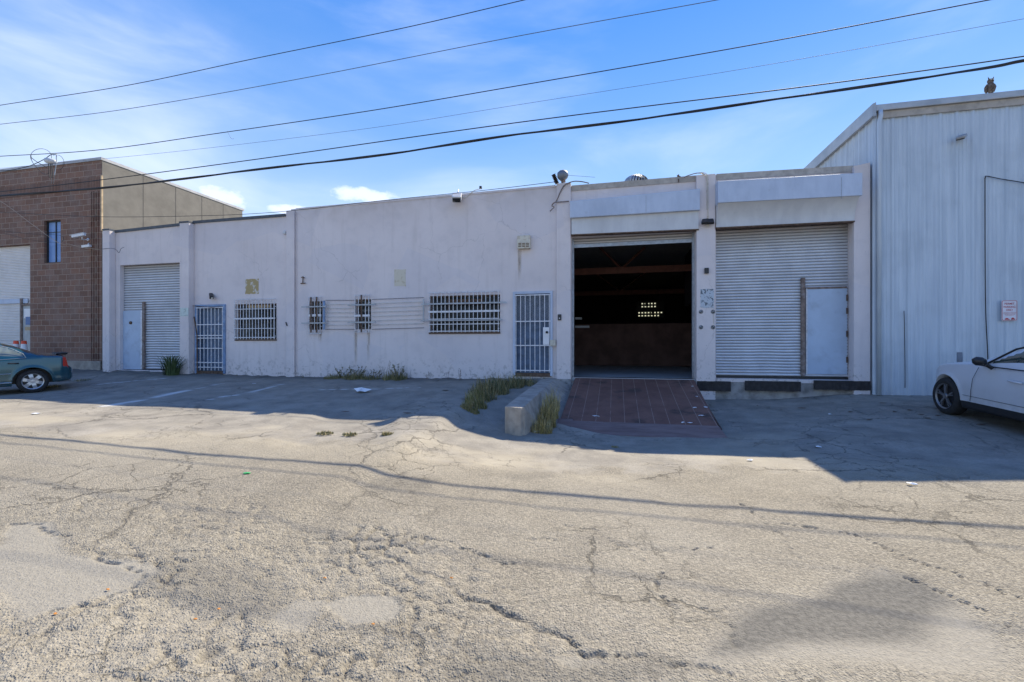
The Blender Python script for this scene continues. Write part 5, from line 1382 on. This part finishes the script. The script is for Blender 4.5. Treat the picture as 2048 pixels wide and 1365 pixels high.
# teal saloon
tc_ = thing('parked_car', 'teal green saloon car with a rear spoiler parked before the brick building', 'car')
TP = paint('teal_paint', (.009, .078, .110), .9, .45, .25)
S = dict(top=[(-2.04, .56), (-2.03, .60), (-1.99, .66), (-1.93, .70), (-1.91, .90), (-1.86, .96), (-1.78, .985), (-1.55, 1.0), (-1.38, 1.03), (-1.2, 1.12), (-.95, 1.245), (-.7, 1.34), (-.4, 1.41), (0, 1.44), (.35, 1.41), (.7, 1.27), (1.15, 1.02), (1.6, .94), (2.0, .82), (2.15, .66), (2.2, .52)],
         belt=[(-2.1, .88), (-1.4, .90), (-.6, .885), (1.2, .86), (2.2, .7)],
         W=[(-2.04, .60), (-2.01, .72), (-1.94, .79), (-1.8, .835), (-1.5, .86), (0, .868), (1.5, .86), (1.95, .78), (2.12, .66), (2.2, .5)],
         bot=[(-2.04, .36), (-1.95, .28), (-1.7, .26), (-1, .20), (1.7, .20), (2.2, .3)])
gp1 = [(-1.12, .93), (-1.08, 1.03), (-.90, 1.155), (-.62, 1.26), (-.58, .90), (-1.0, .915)]
gp2 = [(-.53, .895), (-.57, 1.28), (-.3, 1.345), (.1, 1.37), (.25, .87)]
gp3 = [(.30, .87), (.18, 1.365), (.45, 1.31), (.95, 1.0), (.95, .86)]
car_body(tc_, S, dict(body=TP, side_window=carglass('car_side_glass', (.10, .12, .11)), windscreen=carglass('car_screen_glass', (.02, .025, .025)), tail_light=simple('tail_light_red', (.50, .03, .015), .2), sill=TP, bumper=TP), (-1.26, 1.25), .305, .365, [gp1, gp2, gp3],
         [([(-1.99, .66), (-1.99, .91), (-1.84, .93), (-1.83, .66)], 'tail_light')], [(-1.30, -.75, 1.0, .52), (.45, 1.1, 1.0, .55)], .0)
for x in (-1.26, 1.25):
    for s_ in (1, -1): wheel(tc_, x, s_*.755, .305, .19, .205, 6, 'broad', ALU, s_)
for s_ in (1, -1):
    MB().tube([(-.88, s_*.880, .53), (.8, s_*.885, .51)], .012, 6).build('side_moulding', CHR, tc_, local=True)
    MB().tube([(-.88, s_*.865, .30), (.9, s_*.865, .29)], .018, 6).build('sill_trim', CHR, tc_, local=True)
    MB().tube([(-1.02, s_*.876, .79), (-.96, s_*.895, .795), (-.88, s_*.895, .80), (-.83, s_*.877, .80)], .016, 8).build('door_handle', TRIM, tc_, local=True, smooth=True)
    MB().tube([(-1.14, s_*.853, .925), (-.58, s_*.858, .892), (.2, s_*.860, .872)], .008, 6).build('window_trim', CHR, tc_, local=True)
    MB().tube([(-1.15, s_*.848, .93), (-1.10, s_*.80, 1.04), (-.91, s_*.745, 1.175), (-.62, s_*.70, 1.285)], .008, 6).build('window_trim', CHR, tc_, local=True)
    MB().tube([(-.58, s_*.862, .36), (-.565, s_*.868, .6), (-.56, s_*.862, .88)], .004, 4).build('door_seam', TRIM, tc_, local=True)
MB().quadprism([(-1.93, -.56, .975), (-1.72, -.56, .99), (-1.72, .56, .99), (-1.93, .56, .975)], [(-1.98, -.60, 1.035), (-1.74, -.58, 1.02), (-1.74, .58, 1.02), (-1.98, .60, 1.035)]).build('spoiler', TRIM, tc_, local=True, bevel=.012)
MB().tube([(-1.90, .70, .53), (-2.0, .70, .53)], .006, 6).build('bumper_seam', CHR, tc_, local=True)
MB().tube([(-1.75, .45, .25), (-2.03, .45, .25)], .025, 10).build('exhaust_pipe', M['zinc'], tc_, local=True)
ct = gp(66, 786)
seat_car(tc_, (-1.26, .76), ct, R(-117), (-1.26, 1.25), .755)

# white car
wc = thing('parked_car', 'white hatchback car parked nose in against the metal building at the right edge', 'car')
WP = paint('white_paint', (.60, .62, .66), .6, 0, .3)
S = dict(top=[(-2.25, .6), (-2.2, .9), (-1.9, 1.1), (-1.4, 1.34), (-.6, 1.47), (-.1, 1.45), (.3, 1.30), (.62, 1.12), (.82, 1.045), (1.2, 1.01), (1.6, .955), (1.85, .87), (2.02, .76), (2.10, .62), (2.14, .50)],
         belt=[(-2.3, .95), (0, .985), (.7, .97), (1.4, .92), (1.8, .82), (2.14, .45)],
         W=[(-2.25, .70), (-1.9, .88), (0, .905), (1.3, .90), (1.6, .86), (1.85, .76), (2.0, .64), (2.10, .48), (2.14, .34)],
         bot=[(-2.25, .35), (-1.9, .22), (1.8, .20), (2.14, .28)])
ga = [(.46, 1.01), (.36, 1.07), (.02, 1.285), (-.3, 1.37), (-.55, 1.385), (-.55, 1.0)]
gb = [(-.63, 1.0), (-.63, 1.385), (-1.1, 1.34), (-1.5, 1.16), (-1.5, 1.0)]
car_body(wc, S, dict(body=WP, side_window=carglass('green_side_glass', (.045, .065, .06)), windscreen=carglass('screen_glass2', (.02, .025, .03)), sill=TRIM, head_light=carglass('lamp_glass', (.3, .3, .32))), (-1.3, 1.36), .345, .405, [ga, gb],
         [([(1.80, .62), (1.84, .76), (2.06, .70), (2.10, .60)], 'head_light')], [(.20, .78, 1.0, .62), (-2.0, -1.5, 1.0, .6)], .335)
for x in (-1.3, 1.36):
    for s_ in (1, -1): wheel(wc, x, s_*.80, .345, .215, .235, 5, 'split', ALU2, s_)
for s_ in (1, -1):
    mr = MB().tube([(.30, s_*.98, 1.075), (.31, s_*1.03, 1.08), (.33, s_*1.10, 1.09), (.35, s_*1.14, 1.085)], [.05, .085, .085, .04], 12)
    mr.v = [Vector((.32+(p.x-.32)*.9, p.y, 1.08+(p.z-1.08)*.85)) for p in mr.v]
    mr.build('wing_mirror', M['black'], wc, local=True, smooth=True)
    MB().tube([(.28, s_*.90, .97), (.30, s_*.97, 1.03)], .03, 8).build('mirror_stem', M['black'], wc, local=True)
    MB().tube([(.72, s_*.912, .36), (.70, s_*.918, .55), (.67, s_*.916, .75), (.56, s_*.905, .96)], .0045, 4).build('door_seam', TRIM, wc, local=True)
    MB().tube([(-.30, s_*.915, .80), (-.24, s_*.935, .805), (-.10, s_*.935, .81), (-.05, s_*.915, .81)], .016, 8).build('door_handle', WP, wc, local=True, smooth=True)
    MB().tube([(.52, s_*.865, 1.0), (.38, s_*.835, 1.085), (.03, s_*.765, 1.30), (-.3, s_*.735, 1.39)], .016, 6).build('window_trim', TRIM, wc, local=True)
    MB().tube([(.52, s_*.89, .995), (-.6, s_*.895, .99), (-1.5, s_*.89, .985)], .010, 6).build('window_trim', TRIM, wc, local=True)
    MB().tube([(.9, s_*.912, .44), (-.9, s_*.912, .44)], .0035, 4).build('crease', TRIM, wc, local=True)
ct = gp(1897, 830)
seat_car(wc, (1.36, .83), ct, R(90), (-1.3, 1.36), .80)

# traffic cones behind the saloon
def cone(px, py, label, seed):
    Y = 11.4; p = wp(px, py, Y); gz = terr(p.x, Y); c = thing('traffic_cone', label, 'traffic cone', (p.x, Y, gz), group='traffic cones behind the teal car')
    top = p.z - gz; orange = M.setdefault('cone', simple('cone_orange', (.85, .10, .03), .5))
    MB().box(-.18, .18, -.18, .18, 0, .03).build('base', orange, c, local=True, bevel=.01)
    rr = lambda z: .15 - .085*z/top
    MB().lathe([(rr(.03), .03), (rr(top*.62), top*.62)], n=20).build('lower_cone', orange, c, local=True, smooth=True)
    MB().lathe([(rr(top*.62)+.002, top*.62), (rr(top*.90)+.002, top*.90)], n=20).build('reflective_band', M['whiteplast'], c, local=True, smooth=True)
    MB().lathe([(rr(top*.90), top*.90), (rr(top), top), (0, top)], n=20).build('upper_cone', orange, c, local=True, smooth=True)
cone(32, 682, 'orange and white traffic cone, left one of the two behind the teal car roof', 1)
cone(48, 682, 'orange and white traffic cone, right one of the two behind the teal car roof', 2)

# ============================================================ PLANTS
def leafmat(name, a, b_, c_=None):
    m, t, b = new_mat(name); g = NG(t); P = g.pos(); n = g.noise(P, 5, 3, .6); n2 = g.noise(P, 60, 2, .6)
    c = g.mix(g.rng(n, .35, .65), a, b_)
    if c_: c = g.mix(g.rng(n2, .5, .62), c, c_)
    g.put(b.inputs['Base Color'], c); b.inputs['Roughness'].default_value = .7; return m
LG = leafmat('weed_green', (.07, .09, .03), (.13, .14, .05), (.24, .21, .10))
LD = leafmat('dark_leaf', (.05, .085, .03), (.09, .125, .045))
LS = leafmat('dry_straw', (.30, .23, .10), (.40, .32, .16), (.16, .16, .06))
LS2 = leafmat('pale_straw', (.48, .36, .13), (.60, .48, .22), (.26, .25, .07))
LY = leafmat('yellow_green_grass', (.17, .17, .045), (.28, .24, .08), (.10, .12, .03))
def blades(mb, cx, cy, n, h, spread, lean=.5, w=.006, rnd=None, hz=None):
    rnd = rnd or random.Random(1)
    for _ in range(n):
        a = rnd.uniform(0, 6.283); r = spread*math.sqrt(rnd.random()); x, y = cx+r*math.cos(a), cy+r*math.sin(a)*.7
        z = terr(x, y) - .02; hh = h*(rnd.uniform(.2, .8) if rnd.random() < .85 else rnd.uniform(.8, 1.35))*(1-.4*r/spread); la = rnd.uniform(0, 6.283); ll = hh*lean*rnd.uniform(.1, 1)
        d = Vector((math.cos(la), math.sin(la), 0)); s = Vector((-d.y, d.x, 0))*w*rnd.uniform(.6, 1.3); p = Vector((x, y, z)); vs = []
        for t in (0, .35, .7): q = p + d*ll*t*t + Vector((0, 0, hh*t*(1-.15*t))); vs += [q-s*(1-t*.6), q+s*(1-t*.6)]
        vs.append(p + d*ll + Vector((0, 0, hh*.82)))
        mb.add(vs, [(0, 1, 3, 2), (2, 3, 5, 4), (4, 5, 6)])
    return mb
def leaves(mb, path, n, size, rnd):
    for _ in range(n):
        t = rnd.random(); i = min(int(t*(len(path)-1)), len(path)-2); p = path[i].lerp(path[i+1], t*(len(path)-1)-i)
        d = Vector((rnd.uniform(-1, 1), rnd.uniform(-1, 1), rnd.uniform(-.2, .8))).normalized()*size*rnd.uniform(.5, 1.2)
        s = d.cross(Vector((rnd.uniform(-1, 1), rnd.uniform(-1, 1), rnd.uniform(-1, 1)))).normalized()*size*.28
        mb.add([p, p+d*.5-s, p+d, p+d*.5+s], [(0, 1, 2, 3)])
    return mb
# strap-leaved clump beside the left roller door
pc = gp(339, 752); pc.y = 11.75; rnd = random.Random(4)
mb = MB()
for k in range(170):
    a = rnd.uniform(0, 6.283); L = rnd.uniform(.4, 1.0); r0 = rnd.uniform(0, .24); d = Vector((math.cos(a), math.sin(a)*.8, 0)); s = Vector((-d.y, d.x, 0))*.016
    p = Vector((pc.x, pc.y, terr(pc.x, pc.y)-.02)) + d*r0; out = L*rnd.uniform(.25, .6); vs = []
    for t in (0, .3, .6, .85): q = p + d*out*t**1.6 + Vector((0, 0, L*(t-.28*t*t*t))); vs += [q-s*(1-.6*t), q+s*(1-.6*t)]
    vs.append(p + d*out*1.05 + Vector((0, 0, L*.70))); mb.add(vs, [(0, 1, 3, 2), (2, 3, 5, 4), (4, 5, 7, 6), (6, 7, 8)])
solo(mb, 'strap_leaf_plant', LD, 'dense green strap leaved plant at the foot of the left roller door', 'plant', (pc.x, pc.y, terr(pc.x, pc.y)))
# weeds at the foot of the long wall
def weed(px, hpx, label, nst=5, seed=0, mat=None, Y=11.95, spread=.10, nl=16, size=.05):
    x = wx(px, Y); z = terr(x, Y); h = hpx/900*Y/(_c+(px-1024)/900*_s); rnd = random.Random(seed); st = MB(); lf = MB()
    for k in range(nst):
        a = rnd.uniform(0, 6.28); p0 = Vector((x+rnd.uniform(-1, 1)*spread*.4, Y+rnd.uniform(-.08, .06), z-.02)); hh = h*rnd.uniform(.5, 1)
        tip = p0 + Vector((math.cos(a)*spread, math.sin(a)*spread*.5, hh)); mid = p0.lerp(tip, .5)+Vector((rnd.uniform(-.03, .03), 0, 0)); path = spline([p0, mid, tip], 4)
        st.tube(path, .0035, 4, False); leaves(lf, path, nl, size, rnd)
    t = thing('weed', label, 'weed', (x, Y, z), group='weeds along the foot of the wall')
    lf.build('foliage', mat or LG, t); st.build('stem', M['rustbar'], t)
weed(683, 26, 'bushy green weed at the left end of the weed row along the wall', 9, 1, nl=22, spread=.25)
weed(716, 34, 'tall spiky green weed under the second slim barred window', 10, 2, nl=22, spread=.22)
weed(748, 22, 'low green weed in the middle of the row under the rods', 9, 3, nl=20, spread=.28)
weed(771, 44, 'thin branching weed reaching highest of the row under the rods', 4, 4, nl=8, spread=.15, size=.035)
weed(795, 32, 'dense green weed at the right end of the row left of the wide window', 12, 5, nl=26, spread=.22)
weed(822, 32, 'single bare brown stalk standing against the wall left of the wide window', 1, 6, nl=4, spread=.02, size=.03)
weed(854, 20, 'small dried curled weed below the left end of the wide window', 3, 7, M['rustbar'], nl=10, spread=.05, size=.03)
weed(898, 22, 'thin dry stalk below the wide barred window, left of a darker pair', 2, 8, M['rustbar'], nl=6, spread=.05, size=.03)
weed(923, 26, 'dark brown twin stalk below the right half of the wide window', 3, 9, M['rustbar'], nl=9, spread=.05, size=.04)
weed(523, 28, 'single dark leaning stalk at the wall below the left wide window', 1, 10, M['rustbar'], nl=4, spread=.05, size=.03)
weed(473, 8, 'tiny weed at the wall right of the blue barred door', 3, 11, nl=8, spread=.05, size=.025)
weed(607, 8, 'tiny weed at the wall right of the narrow pilaster', 4, 12, nl=8, spread=.06, size=.03)
# tufts
def tuft(pts, label, mats, name='grass_clump', cat='grass clump', group='grass clumps by the retaining wall'):
    rnd = random.Random(len(label)); cx, cy = pts[0][0], pts[0][1]
    t = thing(name, label, cat, (cx, cy, terr(cx, cy)), group=group); k = 0
    for mt in mats:
        for (x, y, n, h, sp, lean) in pts: blades(MBX := MB(), x, y, int(n*2.2), h*1.15, sp, lean, .006, rnd); MBX.build('blades', mt, t)
Q = lambda px, py: (lambda p: (p.x, p.y))(gp(px, py))
def P_(px, py, n, h, sp, lean=.6): x, y = Q(px, py); return (x, y, n, h, sp, lean)
tuft([P_(985, 785, 210, .48, .42), P_(1015, 775, 170, .42, .42), P_(965, 795, 120, .40, .34), P_(1045, 770, 150, .34, .40)], 'large green and grey grass clump before the right gated door, left of the retaining wall', [LG, LS])
tuft([P_(952, 812, 130, .34, .24), P_(940, 822, 110, .22, .2), P_(960, 800, 80, .36, .24)], 'yellowish grass clump at the lower end of the green clump, left of the retaining wall', [LY, LS])
tuft([(-1.30, 9.0, 90, .62, .18, .5), (-1.30, 8.5, 130, .52, .20, .6), (-1.32, 8.1, 110, .34, .20, .7), (-1.3, 9.5, 50, .62, .14, .4)], 'tall straw coloured dry grass clump between the retaining wall and the ramp', [LS, LS2])
for i, (px, py, n, h, sp, lab) in enumerate(((100, 775, 130, .10, .55, 'flat grass tuft behind the tail of the teal car'), (165, 762, 110, .08, .6, 'low grass tuft at the footing of the brick building'), (650, 866, 60, .06, .28, 'sparse grass tuft on the pavement left of the lit wedge'), (700, 868, 60, .06, .25, 'sparse grass tuft on the pavement below the white litter bag'), (775, 868, 80, .07, .2, 'small dry grass tuft on the pavement left of the retaining wall'), (1055, 884, 50, .04, .2, 'yellow tuft in the gutter before the retaining wall end'), (1110, 890, 40, .035, .16, 'yellow tuft in the gutter left of the ramp foot'), (1230, 893, 30, .03, .12, 'tiny yellow tuft in the gutter below the ramp'))):
    tuft([P_(px, py, n, h, sp*.5, .8)], lab, [LY if i > 3 else LG, LS], 'grass_tuft', 'grass tuft', 'grass tufts on the pavement')

for px, n_, h_, sp_, lab in ((668, 130, .22, .32, 'low grass clump at the left end of the weed row along the wall'), (708, 170, .30, .36, 'grass clump under the second slim window by the tall spiky weed'), (742, 130, .20, .34, 'low straggling grass in the middle of the weed row'), (790, 190, .32, .38, 'thick grass clump at the right end of the weed row'), (1090, 60, .12, .12, 'small dry grass at the foot of the gated door frame')):
    X_ = wx(px, 11.9); tuft([(X_, 11.9, n_, h_, sp_, .5)], lab, [LG, LS], group='grass clumps along the foot of the wall')
# ============================================================ LITTER
wh = simple('white_litter', (.72, .74, .76), .6); lo_ = simple('orange_leaf', (.55, .22, .04), .7); gr_ = simple('green_litter', (.03, .35, .10), .5); br_ = simple('brown_leaf', (.12, .065, .035), .8)
def scrap(px, py, w, l, mat, label, name, cat, group=None, seed=0, h=.02, onramp=False, dark=False):
    p = gp(px, py, .012); rnd = random.Random(seed)
    if onramp:
        # walk the sight line down to the sloping deck
        u = (px-1024)/900.0; d = 8.2
        while d < 12.3:
            x, y, z = (u*_c-_s)*d, (_c+u*_s)*d, CAMZ-(py-690)/900*d
            zr = .20 + (ZS-.012-.20)*(y-8.84)/(FY-.04-8.84) if y > 8.86 else .055+(y-8.4)*.35
            if z < zr: break
            d += .02
        p = Vector((x, y, zr+.004))
    n = 9; vs = [(0, 0, h)]
    for k in range(n): a = 2*math.pi*k/n + rnd.uniform(-.2, .2); q = rnd.uniform(.6, 1.15); vs.append((math.cos(a)*w/2*q, math.sin(a)*l/2*q, rnd.uniform(0, h*.8)))
    fs = [(0, 1+k, 1+(k+1) % n) for k in range(n)]
    mb = MB().add([(v[0]+p.x, v[1]+p.y, v[2]+p.z) for v in vs], fs)
    vs2 = [(v[0]*.95, v[1]*.95, v[2]-.003) for v in vs]; mb.add([(v[0]+p.x, v[1]+p.y, v[2]+p.z) for v in vs2], [f[::-1] for f in fs])
    return solo(mb, name, mat, label, cat, tuple(p), group)
DL = ['long dark twig on the shaded pavement below the middle dock bumper', 'tiny dark leaf left of the long twig below the middle bumper', 'dark leaf on the shaded pavement right of the ramp foot', 'brown leaf below the right dock bumper', 'brown twig at the foot of the metal building corner', 'dark leaf left of the white car, nearest the siding', 'dark twig on the pavement left of the white car wheel', 'larger dark leaf just left of the white car tyre', 'small dark leaf almost touching the white car tyre', 'dark leaf in front of the white car tyre', 'dark leaf under the door of the white car', 'brown leaf on the pavement well below the wicket door', 'dark leaf close to the right edge of the ramp', 'dark clump of dirt left of the retaining wall at the shadow edge', 'reddish brown leaf pile left of the green grass clump', 'brown leaf pile touching the left side of the grass clump', 'dark twig on the pavement before the left roller door', 'dark debris on the pavement below the white plastic bag']
scrap(723, 785, .55, .30, wh, 'crumpled white plastic bag lying on the pavement below the wall weeds', 'plastic_bag', 'plastic bag', None, 1, .10)
GP = 'white scraps of paper on the ground'
for i, (px, py, w, l, ramp, lab) in enumerate((
    (1411, 816, .09, .12, 1, 'white paper scrap on the right edge of the ramp, halfway down'), (1403, 833, .16, .07, 1, 'long white paper scrap near the lower right of the ramp'),
    (1390, 817, .08, .06, 1, 'small white paper scrap left of the one on the ramp edge'), (1379, 848, .11, .06, 1, 'white paper scrap lying on the ramp lip joint at right'),
    (1192, 834, .16, .05, 1, 'pinkish white scrap on the lower left part of the ramp'), (1385, 774, .06, .05, 1, 'small white scrap high on the ramp near the emblem pillar'),
    (1367, 847, .08, .04, 1, 'thin white scrap on the ramp lip left of another'), (1393, 795, .07, .05, 1, 'small white scrap on the upper right of the ramp'),
    (1636, 896, .12, .10, 0, 'white crumpled scrap at the shadow edge below the closed roller door'), (1500, 923, .10, .05, 0, 'small white scrap on the sunlit street below the ramp'),
    (1660, 832, .08, .05, 0, 'small white scrap on the pavement below the right dock bumper'), (1722, 778+12, .12, .06, 0, 'white litter at the foot of the metal building corner'),
    (1824, 973, .16, .05, 0, 'flat white scrap on the street at the far right'), (508, 769, .14, .08, 0, 'small white scrap on the pavement left of the narrow pilaster'),
    (72, 830, .22, .12, 0, 'flat white scrap on the pavement below the teal car'), (1085, 862, .12, .10, 0, 'white litter in the dry grass beside the ramp foot'), (1072, 866, .10, .08, 0, 'white litter at the root of the dry grass beside the retaining wall'))):
    scrap(px, py, w, l, wh, lab, 'paper_scrap', 'paper scrap', GP, 20+i, .02, bool(ramp))
scrap(494, 950, .10, .06, gr_, 'small green plastic scrap on the street', 'plastic_scrap', 'plastic scrap', None, 3, .01)
for i, (px, py, lab) in enumerate(((746, 1260, 'orange leaf at the lower edge of the small smooth patch'), (650, 1162, 'orange leaf left of the wide crack'), (437, 1227, 'orange leaf near the dark patch'), (390, 1248, 'orange leaf in the broken asphalt at lower left'), (903, 1162, 'orange leaf beside the wide crack'), (215, 1188, 'orange leaf at the edge of the large smooth patch'), (110, 1240, 'orange leaf in the lower left corner'))):
    scrap(px, py, .028, .016, lo_, lab, 'fallen_leaf', 'leaf', 'orange leaves on the street', 50+i, .006)
for i, (px, py, w) in enumerate(((1603, 818, .22), (1562, 821, .05), (1515, 813, .05), (1700, 826, .10), (1765, 808, .14), (1790, 826, .08), (1820, 822, .10), (1842, 832, .12), (1855, 838, .10), (1875, 833, .12), (1960, 852, .16), (1740, 842, .10), (1420, 812, .08), (815, 828, .2), (892, 782, .22), (928, 800, .2), (305, 776, .15), (690, 825, .2))):
    scrap(px, py, w, .07, br_, DL[i], 'dead_leaf', 'dead leaf', 'dark dead leaves on the shaded pavement', 80+i, .008)
